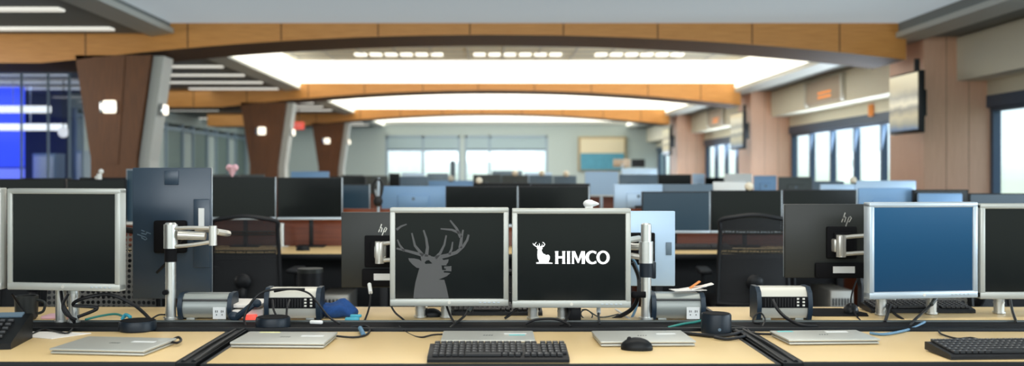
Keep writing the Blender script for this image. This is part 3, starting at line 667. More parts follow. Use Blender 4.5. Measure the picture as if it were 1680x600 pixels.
# small white webcam on the pale blue back
t = thing('webcam', 'white egg shaped webcam on top of the pale blue monitor back', 'webcam', PX(966, 341, 3.90))
bm = BM(); sph(bm, (0, 0, .017), .017, (1.3, 1, .95)); tube(bm, [(.01, 0, .017), (.04, 0, .016)], lambda s: .014*(1-s)+.002); obj('body', bm, 'white', t)
bm = BM(); box(bm, (0, 0, .002), (.03, .03, .006), .002); obj('clip', bm, 'white', t)

# background monitors -------------------------------------------------
def bgm(x0, x1, yt, yb, Z, kind, lab, rz=0, group='monitors of the further rows', stand=True):
    a = PX(x0, yt, Z); b = PX(x1, yb, Z); W = b.x-a.x; H = a.z-b.z
    t = thing('desktop_monitor' if kind[0] == 'f' else 'monitor_back_view', lab, 'monitor', ((a.x+b.x)/2, Z, (a.z+b.z)/2), rz, group)
    t.name = 'desktop_monitor'
    if kind[0] == 'f':
        case, scr, chin = {'f': ('black', 'screen', 'silver2'), 'fb': ('black', 'screenn', 'silver2'), 'fp': ('paleblue', 'paleblue', 'white'), 'fs': ('silver2', 'screenn', 'white'), 'fd': ('black', 'screen', 'black')}[kind]
        bm = BM(); box(bm, (0, .012, 0), (W, .03, H), .005); obj('casing', bm, case, t)
        bm = BM(); box(bm, (0, -.0035, .005), (W-.016, .004, H-.026)); obj('screen', bm, scr, t, False)
        bm = BM(); box(bm, (0, -.004, -H/2+.008), (W, .008, .018), .002); box(bm, (W/2-.003, -.002, 0), (.006, .008, H), .001); obj('chin', bm, chin, t)
        sy = .05
    else:
        bm = BM(); box(bm, (0, .01, 0), (W, .03, H), .008); box(bm, (0, -.01, -.01), (W*.5, .025, H*.5), .01); obj('casing', bm, kind[1:], t)
        bm = BM(); box(bm, (0, .027, 0), (W-.02, .004, H-.02)); obj('screen', bm, 'screen', t, False)
        bm = BM(); cyl(bm, (0, -.0225, .02), (0, -.024, .02), .013, seg=16); obj('maker_badge', bm, 'bluegrey', t)
        sy = -.05
    if stand:
        base = .7305-(a.z+b.z)/2; bm = BM()
        bt = -H/2+.06
        box(bm, (0, sy, (base+bt)/2), (.03, .02, bt-base), .004); box(bm, (0, (sy+0.0)/2, bt-.02), (.06, abs(sy)+.01, .05), .004); box(bm, (0, sy, base+.006), (.2, .14, .012), .004)
        obj('stand', bm, 'silver2' if Z > 8 else 'black', t)
    return t
S = [
 (-30, 108, 293, 362, 7.0, 'fd', 'black widescreen in the second row behind the cut off monitor'),
 (110, 206, 294, 362, 7.0, 'fd', 'black widescreen in the second row over the black screened square monitor'),
 (207, 262, 277, 368, 7.05, 'fs', 'upright silver monitor peeping out behind the upright monitor back'),
 (346, 453, 290, 360, 7.05, 'f', 'widescreen with silver chin in the second row, next to the upright back'),
 (455, 562, 291, 360, 7.05, 'f', 'widescreen with silver chin in the second row, above a black mouse'),
 (541, 607, 302, 352, 8.0, 'fb', 'small dark monitor with pale edge beside hanging black headset'),
 (626, 731, 305, 355, 7.95, 'bmidblue', 'mid blue monitor back above the stag screen'),
 (731, 850, 305, 372, 7.0, 'f', 'dark widescreen directly above the gap of the two logo screens, nearer the stag'),
 (851, 967, 305, 372, 7.0, 'f', 'dark widescreen directly above the HIMCO screen'),
 (776, 870, 300, 350, 7.95, 'fd', 'black monitor top edge peeping over the dark widescreen above the stag'),
 (871, 968, 301, 350, 7.95, 'fd', 'black monitor top edge peeping over the dark widescreen above HIMCO'),
 (1053, 1165, 314, 382, 7.05, 'fb', 'navy widescreen in the second row behind the thick pole'),
 (1166, 1283, 312, 382, 7.05, 'f', 'dark widescreen in the second row behind the mesh chair by the windows'),
 (1285, 1406, 311, 380, 7.05, 'f', 'dark widescreen in the second row above the black monitor back'),
 (1408, 1497, 308, 378, 7.1, 'bmidblue', 'deep blue monitor back above the blue lit screen'),
 (1498, 1588, 311, 378, 7.05, 'fd', 'dark monitor in the second row above the blue lit screen'),
 (1507, 1579, 317, 372, 6.7, 'bmidblue', 'small blue monitor back in front of a dark one by the nearest pier'),
 (1590, 1720, 317, 380, 7.05, 'fb', 'navy monitor in the second row below the nearest window'),
 (1007, 1087, 302, 350, 7.95, 'bpaleblue', 'pale blue square monitor back behind the navy widescreen'),
 (1087, 1170, 302, 345, 8.0, 'bbluegrey', 'blue grey monitor back just over the navy widescreen'),
 (1170, 1224, 298, 345, 8.1, 'bwhite', 'white monitor back beside the cream webcam'),
 (1346, 1402, 302, 345, 8.1, 'bpaleblue', 'pale low monitor back above the black monitor back'),
 (1402, 1503, 296, 345, 8.1, 'bpaleblue', 'silver blue wide monitor back below the second window'),
 (960, 1015, 281, 322, 11.1, 'fp', 'pale blue monitor with white chin, tall above HIMCO screen corner'),
 (1016, 1079, 286, 330, 11.1, 'bbluegrey', 'grey monitor back in the third row by the pale blue one'),
 (1080, 1134, 286, 330, 11.1, 'fd', 'black monitor in the third row below the farthest pier'),
 (1136, 1156, 285, 325, 11.8, 'bpaleblue', 'narrow pale monitor back below the third window'),
 (1157, 1188, 291, 328, 11.8, 'fd', 'small black monitor below the third window'),
 (1189, 1234, 285, 325, 11.05, 'bwhite', 'white monitor back in the third row before the second pier'),
 (1237, 1274, 288, 328, 11.05, 'bmidblue', 'light blue monitor back in the third row before the second pier'),
 (1277, 1333, 290, 330, 11.1, 'bgreycase', 'dark grey monitor back with round badge below the second window'),
 (1335, 1385, 297, 330, 11.1, 'bbluegrey', 'blue grey monitor back in the third row below the second window'),
 (703, 776, 296, 335, 11.1, 'bmidblue', 'light blue monitor back above the stag screen corner, third row'),
 (656, 702, 289, 330, 11.1, 'bbluegrey', 'grey blue monitor back, third row, left of the light blue one'),
 (776, 822, 286, 318, 15.2, 'bgreycase', 'dark grey monitor back in the fourth row below the wide far window'),
 (823, 867, 287, 318, 15.2, 'bgreycase', 'dark grey monitor back in the fourth row under a cream webcam'),
 (868, 907, 287, 318, 15.2, 'bbluegrey', 'bluish monitor back in the fourth row under a cream webcam'),
 (908, 946, 288, 318, 15.2, 'bbluegrey', 'bluish monitor back in the fourth row beside the pale blue tall monitor'),
 (638, 656, 284, 318, 15.2, 'fd', 'narrow black monitor in the fourth row beside the far window'),
 (598, 637, 288, 318, 15.2, 'bgreycase', 'grey monitor back in the fourth row above the headset'),
 (561, 597, 287, 318, 15.2, 'fd', 'black monitor in the fourth row next to the farthest column base'),
 (477, 540, 281, 320, 11.05, 'bmidblue', 'light blue monitor back between the middle and farthest columns'),
 (541, 600, 289, 320, 11.05, 'fd', 'black monitor in the third row below the farthest column'),
 (345, 392, 286, 325, 11.05, 'bgreycase', 'grey monitor back in the third row behind the widescreen pair'),
 (393, 434, 286, 325, 11.05, 'bgreycase', 'grey monitor back in the third row before the middle column'),
 (807, 857, 280, 305, 19.3, 'bbluegrey', 'grey monitor back far away before the bright window'),
 (860, 905, 283, 305, 19.3, 'bpaleblue', 'pale monitor back far away before the bright window'),
 (700, 736, 284, 305, 19.3, 'bbluegrey', 'grey blue monitor back far away below the smaller window'),
 (659, 697, 283, 305, 19.3, 'bpaleblue', 'pale monitor back far away below the smaller window'),
 (1006, 1034, 261, 274, 23.3, 'bpanelgrey', 'tan raised monitor far away before the framed board'),
 (1036, 1058, 261, 274, 23.3, 'fd', 'black raised monitor far away beside the framed board'),
 (1020, 1078, 276, 300, 19.3, 'bpaleblue', 'pale monitor back far away below the tan raised monitor'),
 (130, 208, 291, 345, 7.95, 'fd', 'black monitor of the second row far side before the nearest dark column'),
 (36, 116, 292, 345, 7.95, 'fd', 'black monitor of the second row far side before the blue glazed room'),
]
for r in S: bgm(*r)
def webcam(x, y, Z, lab, s=1.0):
    t = thing('webcam', lab, 'webcam', PX(x, y, Z), 0, 'cream webcams on far monitors')
    bm = BM(); sph(bm, (0, 0, .03*s), .035*s); obj('body', bm, 'cream', t)
    bm = BM(); box(bm, (0, 0, .0), (.05*s, .03, .012), .003); obj('clip', bm, 'black', t)
webcam(740, 297, 11.1, 'cream webcam on the light blue back in the third row'); webcam(845, 288, 15.2, 'cream webcam before the wide bright far window', 1.3); webcam(889, 288, 15.2, 'cream webcam on the bluish fourth row monitor', 1.3)
webcam(929, 289, 15.2, 'cream webcam nearest the tall pale blue monitor', 1.3); webcam(1229, 312, 7.05, 'cream webcam on the dark widescreen behind the mesh chair by the windows', .9); webcam(786, 301, 7.95, 'cream webcam on the black monitor edge', .8)
webcam(1400, 300, 8.1, 'cream webcam below the second window', .8)
# headset, figurines
t = thing('headset', 'black headset hanging beside the mid blue monitor back', 'headset', PX(620, 312, 7.2))
bm = BM(); tube(bm, [(-.02, 0, -.05), (-.035, 0, .03), (0, 0, .08), (.035, 0, .03), (.02, 0, -.05)], .007); obj('headband', bm, 'black', t)
bm = BM(); sph(bm, (.0, 0, -.08), .035, (1, .6, 1.1)); obj('ear_cushion', bm, 'black', t)
bm = BM(); cyl(bm, (0, .03, .735-t.location.z), (0, .03, .09), .01); box(bm, (0, .03, .74-t.location.z), (.1, .1, .01)); obj('hanger', bm, 'silver2', t)
t = thing('figurine', 'pink heart shaped figurine standing on a monitor of the second row', 'figurine', PX(381, 290, 7.05)); bm = BM()
sph(bm, (-.02, 0, .065), .025); sph(bm, (.02, 0, .065), .025); tube(bm, [(0, 0, .07), (0, 0, .0)], lambda s: .035*(1-s)+.006); obj('body', bm, 'pink', t)
t = thing('figurine', 'tiny white figurine standing on a monitor before the nearest dark column', 'figurine', PX(163, 294, 7.0)); bm = BM()
tube(bm, [(0, 0, 0), (0, 0, .04)], .018); sph(bm, (.012, 0, .055), .018); sph(bm, (-.02, 0, .012), .012); obj('body', bm, 'white', t)
bm = BM(); box(bm, ((743-CX)*21/F, 21, .765), (.11, .11, 1.53), .02); o = obj('tower_speaker', bm, 'bluegrey'); tag(o, 'slim dark tower standing before the smaller bright far window', 'speaker'); bb = o

# ================================================================== CHAIRS
def chair(loc, rz, lab, H=.97, W=.41, meshk='mesh'):
    t = thing('office_chair', lab, 'chair', loc, rz, 'black mesh office chairs')
    zb0 = H-.52
    def bk(u, v): # u -1..1, v 0..1
        return Vector((u*W/2*(1.06-.10*v), -.05*(v-.4)**2-.03*(1-u*u)+.02, zb0+v*(H-zb0)-.015*u*u*(v > .9)))
    # mesh sheet
    bm = BM(); n, m_ = 12, 14; g = [[bm.verts.new(bk(-1+2*i/n, j/m_)) for i in range(n+1)] for j in range(m_+1)]
    for j in range(m_):
        for i in range(n): bm.faces.new((g[j][i], g[j][i+1], g[j+1][i+1], g[j+1][i]))
    obj('backrest_mesh', bm, meshk, t)
    bm = BM(); loop = [bk(-1, k/8) for k in range(0, 9)]+[bk(-.6, 1.02), bk(0, 1.035), bk(.6, 1.02)]+[bk(1, k/8) for k in range(8, -1, -1)]+[bk(.5, -.01), bk(-.5, -.01), bk(-1, 0)]
    tube(bm, loop, .013); obj('backrest_frame', bm, 'black', t)
    for v in (.60, .82):
        bm = BM()
        for s in (0, .035): tube(bm, [bk(-.92, v+s)+Vector((0, -.012, 0)), bk(0, v+s)+Vector((0, -.012, 0)), bk(.92, v+s)+Vector((0, -.012, 0))], .0035)
        for q in range(18):
            u = -.9+q*.105; tube(bm, [bk(u, v)+Vector((0, -.012, 0)), bk(u+.05, v+.035)+Vector((0, -.012, 0))], .0025, seg=5, smooth=False)
        obj('lumbar_band', bm, 'backblk', t)
    bm = BM(); tube(bm, [(0, -.03, H-.38), (0, -.06, .50), (0, .05, .42), (0, .22, .40)], .025); sph(bm, (0, -.055, .60), .05, (1, .5, 1)); obj('spine', bm, 'black', t)
    bm = BM(); box(bm, (0, .25, .44), (.48, .46, .07), .03, 3); obj('seat', bm, 'matte', t)
    for s in (-1, 1):
        bm = BM(); tube(bm, [(s*.22, .2, .41), (s*.27, .2, .44), (s*.275, .2, .63)], .014); box(bm, (s*.275, .18, .65), (.08, .26, .03), .012); obj('armrest', bm, 'black', t)
    bm = BM(); cyl(bm, (0, .24, .12), (0, .24, .40), .025); obj('gas_column', bm, 'black', t)
    for k in range(5):
        a = k*2*PI/5+.3; c, s = math.cos(a), math.sin(a)
        bm = BM(); tube(bm, [(.03*c, .24+.03*s, .13), (.15*c, .24+.15*s, .11), (.29*c, .24+.29*s, .075)], .016); l = obj('leg', bm, 'black', t)
        bm = BM(); cyl(bm, (.29*c-.02*s, .24+.29*s+.02*c, .028), (.29*c+.02*s, .24+.29*s-.02*c, .028), .028, seg=14); obj('caster', bm, 'black', l)
    return t
chair(((402-805)*6.05/F, 6.05, 0), 0, 'black mesh office chair pushed up to the second row by the upright monitor back', .975, .405)
chair(((1236-805)*6.0/F, 6.0, 0), math.radians(-6), 'black mesh office chair at the second row beside the black monitor back near the windows', .985, .40)
chair(((166-805)*4.2/F, 4.22, 0), PI, 'black honeycomb mesh chair tucked behind the black screened square monitor', 1.00, .48, 'honey')
chair(((1500-805)*4.25/F, 4.25, 0), PI-.1, 'black honeycomb mesh chair tucked behind the blue lit screen', .83, .46, 'honey')
chair(((770-805)*4.35/F, 4.35, 0), PI+.1, 'black mesh chair tucked behind the stag and HIMCO screens', .82, .46)
chair(((60-805)*5.9/F, 5.9, 0), .05, 'black mesh office chair at the second row behind the black screened square monitor', .95, .42)
chair(((1600-805)*6.05/F, 6.05, 0), .1, 'black mesh office chair at the second row behind the blue lit screen', .95, .42)

# ================================================================== FRONT OBJECTS
def laptop(loc, rz, W, D, lab, stk=None):
    t = thing('closed_laptop', lab, 'laptop', loc, rz, 'closed silver laptops')
    bm = BM(); box(bm, (0, 0, .0055), (W-.004, D-.004, .007), .003); obj('base', bm, 'laptop', t)
    bm = BM(); box(bm, (0, 0, .0100), (W-.012, D-.012, .003)); obj('hinge_gap', bm, 'lapdark', t)
    bm = BM(); box(bm, (0, 0, .0148), (W, D, .0075), .0032, 3); obj('lid', bm, 'laptop', t)
    bm = BM()
    for q in range(4): box(bm, (-.012+q*.008, .0, .0187), (.004, .012, .0006), rot=Matrix.Rotation(-.3, 3, 'Z'))
    obj('maker_badge', bm, 'greycase', t)
    for sx_ in (-1, 1):
        bm = BM(); cyl(bm, (sx_*(W/2-.03), -D/2+.02, 0), (sx_*(W/2-.03), -D/2+.02, .003), .006); cyl(bm, (sx_*(W/2-.03), D/2-.02, 0), (sx_*(W/2-.03), D/2-.02, .003), .006); obj('rubber_foot', bm, 'rubber', t)
    for (dx, dy, sw, sd, m_) in stk or ():
        bm = BM(); box(bm, (dx, dy, .01885), (sw, sd, .0006)); obj('sticker', bm, m_, t, False)
    return t
laptop((-1.115, 2.955, .73), math.radians(-7), .288, .215, 'closed silver laptop below the black screened square monitor', [(.075, .03, .07, .022, 'sticker')])
laptop((-.632, 3.065, .73), math.radians(-2.5), .285, .205, 'closed silver laptop with a yellow tag in front of the black puck', [(.08, .02, .07, .022, 'sticker'), (-.07, .085, .065, .016, 'yellow')])
laptop((-.008, 3.095, .73), 0, .287, .180, 'closed silver laptop with teal sticker behind the full keyboard', [(.085, .03, .07, .014, 'sticker'), (.09, .005, .05, .018, 'teal')])
laptop((.470, 3.09, .73), math.radians(2), .289, .20, 'closed silver laptop behind the black mouse', [(.08, .03, .06, .02, 'sticker')])
laptop((1.040, 3.11, .73), math.radians(3), .284, .175, 'closed silver laptop with teal and white stickers beside the front seam', [(.06, .05, .07, .02, 'sticker'), (-.10, .065, .05, .018, 'teal')])
def keyboard(loc, rz, W, D, lab, thin=False):
    t = thing('keyboard', lab, 'keyboard', loc, rz)
    bm = BM(); prism(bm, [(-D/2, 0), (D/2, .004), (D/2, .026), (D/2-.01, .028), (-D/2+.006, .014), (-D/2, .009)], 'X', -W/2, W/2); obj('body', bm, 'black', t)
    bm = BM(); bl = BM(); rowsn = 6; sl = .014/(D-.016)
    for r in range(rowsn):
        y = -D/2+.018+r*(D-.034)/(rowsn-1); z = .0145+(y+D/2)*sl; x = -W/2+.014
        while x < W/2-.02:
            wk = .0155
            gapx = (W*.66 < x+W/2 < W*.68) or (W*.79 < x+W/2 < W*.81)
            if gapx: x += .008; continue
            if r == 0 and -W*.25 < x < W*.02: wk = min(.1, W*.02-x+.02)
            box(bm, (x+wk/2, y, z+.003), (wk, (D-.034)/(rowsn-1)-.003, .008), .0015, 1)
            if wk < .03: box(bl, (x+wk/2-.002, y+.002, z+.0072), (.004, .005, .0004))
            x += wk+.0025
    obj('keys', bm, 'keycap', t); obj('key_legends', bl, 'keyprint', t, False)
    return t
keyboard((.021, 2.815, .731), 0, .392, .155, 'black keyboard in front of the closed laptop with teal sticker')
keyboard((1.500, 2.865, .731), math.radians(3), .44, .15, 'black keyboard at the front desk by the photo edge, below the blue lit monitor')
keyboard((1.615, 3.775, .731), 0, .39, .12, 'black keyboard on the rear desk behind the blue lit monitor')
keyboard((.02, 3.71, .731), 0, .34, .12, 'black keyboard on the rear desk behind the stag and HIMCO screens')
def mouse(loc, rz, lab, s=1):
    t = thing('computer_mouse', lab, 'mouse', loc, rz); bm = BM()
    sph(bm, (0, 0, .006), .05*s, (.95, .58, .62), 24)
    bmesh.ops.bisect_plane(bm, geom=bm.verts[:]+bm.edges[:]+bm.faces[:], plane_co=(0, 0, 0), plane_no=(0, 0, -1), clear_outer=True)
    obj('body', bm, 'rubber', t)
    bm = BM(); cyl(bm, (-.022*s, -.004, .031*s), (-.022*s, .004, .031*s), .007*s); obj('scroll_wheel', bm, 'black', t)
    return t
mouse((.432, 2.945, .73), -.2, 'black mouse on the front desk before the closed laptop')
mouse(tuple(G(708, 519)), 0, 'black mouse on the rear desk between the posts of the stag screen', .8)
mouse(tuple(G(1396, 514)+Vector((0, 0, .004))), 1.2, 'black mouse on a black mat behind the channel', .95)
mouse(tuple(PX(497, 412, 6.75)*1)[:2]+(.73,), 0, 'small black mouse on the second row desk')
bm = BM(); prism(bm, [(G(1337, 519).x, 3.63), (G(1425, 519).x, 3.63), (G(1425, 519).x+.02, 3.70), (G(1425, 519).x-.03, 3.83), (G(1337, 519).x+.04, 3.83), (G(1337, 519).x-.02, 3.72)], 'Z', .731, .734)
tag(obj('mouse_mat', bm, 'matte'), 'black mouse mat on the rear desk beside the power hub', 'mouse mat')
def puck(x, yb, r, h, lab):
    c = G(x, yb); c.y += r
    t = thing('round_speaker', lab, 'speaker', (c.x*(c.y/(c.y-r)), c.y, .73)); bm = BM()
    lathe(bm, [(r*.94, 0), (r, .004), (r, h-.006), (r*.96, h)]); obj('body', bm, 'puck', t)
    bm = BM(); lathe(bm, [(r*.9, h), (r*.9, h+.0015), (r*.2, h+.001)]); obj('top_disc', bm, 'matte', t)
    if h > .05: bm = BM(); cyl(bm, (0, -r-.0005, .02), (0, -r+.002, .02), .005); obj('badge', bm, 'bluegrey', t)
puck(226, 546.5, .060, .034, 'low black round puck behind the closed laptop under the square monitor')
puck(448, 541.5, .058, .036, 'low black round puck behind the laptop with the yellow tag')
puck(1175, 551, .0485, .066, 'tall black cylindrical speaker by the front desk seam')
# power hubs
def hub(x0, x1, yt, yb, Z, face, lab, rz=0):
    a = PX(x0, yt, Z); b = PX(x1, yb, Z); W = b.x-a.x; H = a.z-b.z; D = .085
    t = thing('power_hub', lab, 'power hub', ((a.x+b.x)/2, Z+D/2, b.z), rz, 'silver power hubs')
    prof = [(-D/2+.012, .012), (-D/2, .03), (-D/2-.004, H*.55), (-D/2+.006, H*.85), (-D/2+.022, H), (D/2-.01, H), (D/2, H-.01), (D/2, .012)]
    bm = BM(); prism(bm, prof, 'X', -W/2+.016, W/2-.016); obj('body', bm, 'dockface' if face else 'dockback', t)
    for s in (-1, 1):
        bm = BM(); p2 = [(-D/2+.004, 0.006), (-D/2-.008, .03), (-D/2-.014, H*.55), (-D/2-.004, H*.88), (-D/2+.02, H+.003), (D/2-.005, H+.003), (D/2+.006, H-.012), (D/2+.006, .006)]
        prism(bm, p2, 'X', s*(W/2-.016), s*W/2); obj('end_cap', bm, 'capblue', t)
        bm = BM(); box(bm, (s*(W/2-.04), 0, .006), (.03, .06, .012), .002); obj('foot', bm, 'dockback', t)
    if face:
        z0 = H*.42; z1 = H*.74; bm = BM(); box(bm, (0, -D/2-.003, (z0+z1)/2), (W-.034, .012, z1-z0), .001); p = obj('socket_strip', bm, 'matte', t)
        bm = BM()
        for q in range(12): box(bm, (-W/2+.03+q*.010, -D/2-.0095, (z0+z1)/2), (.004, .002, (z1-z0)*.8))
        obj('socket', bm, 'black', p)
        bm = BM()
        for q in range(2):
            for r in range(3): box(bm, (W/2-.052+q*.02, -D/2-.0098, z0+.009+r*(z1-z0)*.3), (.008, .002, .006))
        obj('usb_port', bm, 'porttan', p)
    else:
        bm = BM(); box(bm, (0, -D/2-.001, H*.80), (W-.034, .008, .006), .001); obj('seam', bm, 'lapdark', t)
        bm = BM(); box(bm, (W*.27, -D/2-.0045, H*.32), (.046, .002, .042)); p = obj('wall_socket', bm, 'sticker', t)
        bm = BM()
        for q in (-.010, .010): box(bm, (W*.27+q-.003, -D/2-.006, H*.32+.006), (.0022, .001, .008)); box(bm, (W*.27+q+.003, -D/2-.006, H*.32+.006), (.0022, .001, .007)); box(bm, (W*.27+q, -D/2-.006, H*.32-.006), (.0035, .001, .0035))
        obj('pin_slot', bm, 'black', p)
    return t
hub(434, 526, 474, 527.5, 3.52, True, 'silver power hub with black sockets behind the low puck')
hub(1241, 1332, 472, 527.5, 3.52, True, 'silver power hub with black sockets beside the mouse mat')
hub(292, 381, 483, 527.0, 3.53, False, 'grey power hub turned away beside the ringed pole')
hub(1069, 1157, 482, 527.5, 3.52, False, 'grey power hub turned away with papers on top beside the thick pole')
# papers on hub
t = thing('paper_stack', 'loose orange and white papers lying on the power hub', 'papers', (.725, 3.56, .836))
bm = BM(); box(bm, (-.02, 0, .0), (.12, .06, .002), rot=Matrix.Rotation(.2, 3, 'Z')); box(bm, (0, .01, .006), (.09, .05, .002), rot=Matrix.Rotation(-.15, 3, 'Y')); box(bm, (.03, 0, .012), (.08, .04, .003), rot=Matrix.Rotation(-.25, 3, 'Y')); obj('sheets', bm, 'paper', t, False)
bm = BM(); box(bm, (.005, .0, .018), (.045, .03, .002), rot=Matrix.Rotation(-.6, 3, 'Y')); obj('orange_sheet', bm, 'orange', t, False)
# papers left
t = thing('paper_stack', 'white papers with a notebook on the rear desk beside the power hub', 'papers', PX(405, 525, 3.62)*1); t.location.z = .731
bm = BM(); box(bm, (0, .0, .02), (.12, .16, .03), .003, rot=Matrix.Rotation(.2, 3, 'Z')); box(bm, (0, .01, .048), (.14, .17, .012), .002, rot=Matrix.Rotation(-.1, 3, 'Z')); obj('sheets', bm, 'paper', t)
bm = BM(); box(bm, (.035, -.08, .01), (.04, .03, .018), .003); obj('red_notepad', bm, 'red', t)
t = thing('desk_phone_handset', 'dark handset leaning on the papers beside the power hub', 'handset', PX(408, 522, 3.50)); t.location.z = .74; bm = BM()
tube(bm, [(-.05, 0, .0), (-.01, -.01, .03), (.02, 0, .055)], .012); sph(bm, (.025, 0, .055), .02, (1, .7, .8)); sph(bm, (-.052, 0, .01), .02, (1, .7, .8)); obj('body', bm, 'capblue', t)
# blue cloth
bm = BM(); sph(bm, (0, 0, 0), .07, (1.1, .8, .42), 32)
for v in bm.verts: v.co += Vector((0, 0, 1))*(.008*math.sin(v.co.x*70)+.006*math.sin(v.co.y*90+v.co.x*40)); v.co.z = max(v.co.z, -.025)
o = obj('cloth_pouch', bm, 'bluecloth'); tag(o, 'crumpled blue cloth pouch lying beside the power hub', 'pouch'); c = G(549, 524); o.location = (c.x, c.y+.06, .757)
bm = BM(); box(bm, (0, 0, .008), (.05, .02, .015), .004); box(bm, (.01, .02, .018), (.04, .015, .01), .003); o = obj('cable_adapter', bm, 'cyan'); tag(o, 'cyan adapter lying beside the blue cloth pouch', 'adapter'); o.location = tuple(G(578, 527.5))
bm = BM(); box(bm, (0, 0, .008), (.045, .014, .012), .004, rot=Matrix.Rotation(-.2, 3, 'Z')); o = obj('cable_adapter', bm, 'white'); tag(o, 'white adapter in the cable channel behind the yellow tagged laptop', 'adapter'); o.location = tuple(PX(519, 541, 3.36))[:2]+(.742,)
# small black box between posts
bm = BM(); box(bm, (0, 0, .032), (.045, .045, .062), .004); box(bm, (.008, -.024, .05), (.015, .001, .01), mi=1); o = obj('small_box', bm, ('black', 'pink')); tag(o, 'small black box on the rear desk under the HIMCO screen', 'box'); c = G(939, 527); o.location = (c.x+.01, c.y+.04, .73)
# desk phone on the far left
t = thing('desk_phone', 'black desk phone at the edge of the front desk', 'phone', (-1.55, 3.03, .73), .15)
bm = BM(); prism(bm, [(-.10, 0), (.11, 0), (.12, .075), (.10, .08), (-.10, .018)], 'X', -.13, .115); 
obj('body', bm, 'rubber', t)
bm = BM()
for i in range(4):
    for j in range(5): box(bm, (.0+i*.024, -.06+j*.026, .034+(.06-.06+j*.026)*.31), (.017, .014, .01), .002)
obj('keypad', bm, 'keycap', t)
bm = BM(); tube(bm, [(-.085, -.08, .05), (-.09, 0, .085), (-.085, .08, .098)], .016); sph(bm, (-.085, -.08, .045), .027); sph(bm, (-.085, .085, .095), .027); obj('handset', bm, 'black', t)
bm = BM(); box(bm, (.05, .085, .078), (.09, .03, .004), rot=Matrix.Rotation(.3, 3, 'X')); obj('display', bm, 'bluegrey', t)
bm = BM(); prism(bm, [(-1.56, 3.20), (-1.38, 3.13), (-1.30, 3.24), (-1.42, 3.27), (-1.56, 3.27)], 'Z', .7305, .7325); tag(obj('paper_sheet', bm, 'paper', smooth=False), 'white paper sheet behind the black desk phone', 'paper')
# items on the left rear desk
t = thing('mug', 'dark round mug on the rear desk beside the cut off monitor', 'mug', (-1.66, 3.56, .73)); bm = BM(); lathe(bm, [(.03, 0), (.038, .01), (.040, .085), (.034, .085), (.03, .012)]); obj('body', bm, 'backblk', t)
bm = BM(); tube(bm, [(.038, 0, .07), (.065, 0, .06), (.06, 0, .03), (.036, 0, .02)], .005); obj('handle', bm, 'backblk', t)
bm = BM(); box(bm, (-1.56, 3.6, .736), (.1, .08, .01), .003); tag(obj('notebook', bm, 'pink'), 'pale pink notebook on the rear desk beside the dark mug', 'notebook')
# towers behind
def tower(x, y, w_, d, h, z, lab):
    t = thing('computer_tower', lab, 'computer', (x, y, z)); bm = BM(); box(bm, (0, 0, h/2), (w_, d, h), .008); obj('case', bm, 'towerm', t)
    bm = BM()
    for q in range(7): box(bm, (-w_*.4+w_*.13*q, -d/2-.002, h*.82), (w_*.08, .004, h*.12), .001)
    obj('vent', bm, 'void', t)
    bm = BM(); box(bm, (0, -d/2-.002, h*.45), (w_*.8, .004, h*.25)); obj('drive_bay', bm, 'silver', t)
tower(.0+(544-805)*6.4/F, 6.7, .19, .42, .22, .0+.24, 'silver computer case under the second row desk behind the power hub')
for cc in [o for o in C.objects if o.name.startswith('computer_tower')]:
    bm = BM(); box(bm, (0, 0, -.12), (.3, .45, .24), .01); obj('plinth', bm, 'void', cc)
tower((1390-805)*6.4/F, 6.7, .15, .42, .42, .0+.07, 'silver computer tower standing under the second row desk near the mouse mat')
cc = [o for o in C.objects if o.name.startswith('computer_tower')][-1]; bm = BM(); box(bm, (0, 0, -.035), (.2, .45, .07), .01); obj('plinth', bm, 'void', cc)
t = thing('waste_bin', 'black lidded bin standing behind the rear desk beside the mesh chair', 'bin', ((509-805)*4.9/F, 4.9, 0)); bm = BM(); lathe(bm, [(.055, 0), (.06, .7), (.062, .775), (.055, .775), (.05, .70)]); obj('body', bm, 'black', t)
bm = BM(); lathe(bm, [(.063, .765), (.063, .785), (.056, .785)]); obj('rim', bm, 'backblk', t)
# second row desk items
t = thing('desk_pole', 'short silver post under the second row widescreens beside the mesh chair', 'stand', PX(462, 403, 7.1)); t.location.z = .73; bm = BM(); cyl(bm, (0, 0, 0), (0, 0, .17), .02); obj('post', bm, 'alu', t); bm = BM(); box(bm, (0, 0, .004), (.1, .08, .008), .002); obj('base', bm, 'alu', t)
t = keyboard(((1150-805)*6.8/F, 6.85, .731), 0, .42, .14, 'black keyboard on the second row desk behind the thick pole')

# ================================================================== CABLES
def cable(pts, lab, r=.0035, m_='black', plug=None):
    bm = BM(); tube(bm, [PX(x, y, Z) for x, y, Z in pts], r, 7); o = obj('cable', bm, m_); tag(o, lab, 'cable', 'desk cables')
    if plug:
        bm = BM(); p = PX(*plug[0]); q = PX(*plug[1]); cyl(bm, p, q, .0075); obj('plug', bm, 'white' if len(plug) < 3 else plug[2], o)
d = lambda y: ZD(y)-.006
cable([(450, 478, 3.50), (480, 474, 3.47), (505, 480, 3.46), (520, 495, 3.45), (540, 520, 3.43), (558, 531, 3.42)], 'black cable looping over the power hub with black sockets', .0035)
cable([(500, 474, 3.46), (440, 476, 3.47), (415, 492, 3.46), (401, 520, 3.45), (404, 536, 3.40)], 'black cable arching from the power hub to the seam', .004)
cable([(447, 492, 3.49), (449, 508, 3.44), (455, 521, 3.40)], 'short black plug lead at the low puck, nearer the papers', .004, 'black')
cable([(475, 492, 3.49), (471, 505, 3.44), (470, 522, 3.40)], 'short black plug lead at the low puck, nearer the pouch', .004, 'black')
cable([(552, 551, 3.14), (580, 553, 3.14), (600, 549, 3.19), (607, 540, 3.30), (598, 534, 3.37), (575, 536, 3.36)], 'black cable looping beside the yellow tagged laptop', .0035, 'black', ((591, 538, 3.27), (596, 548, 3.18), 'bluecable'))
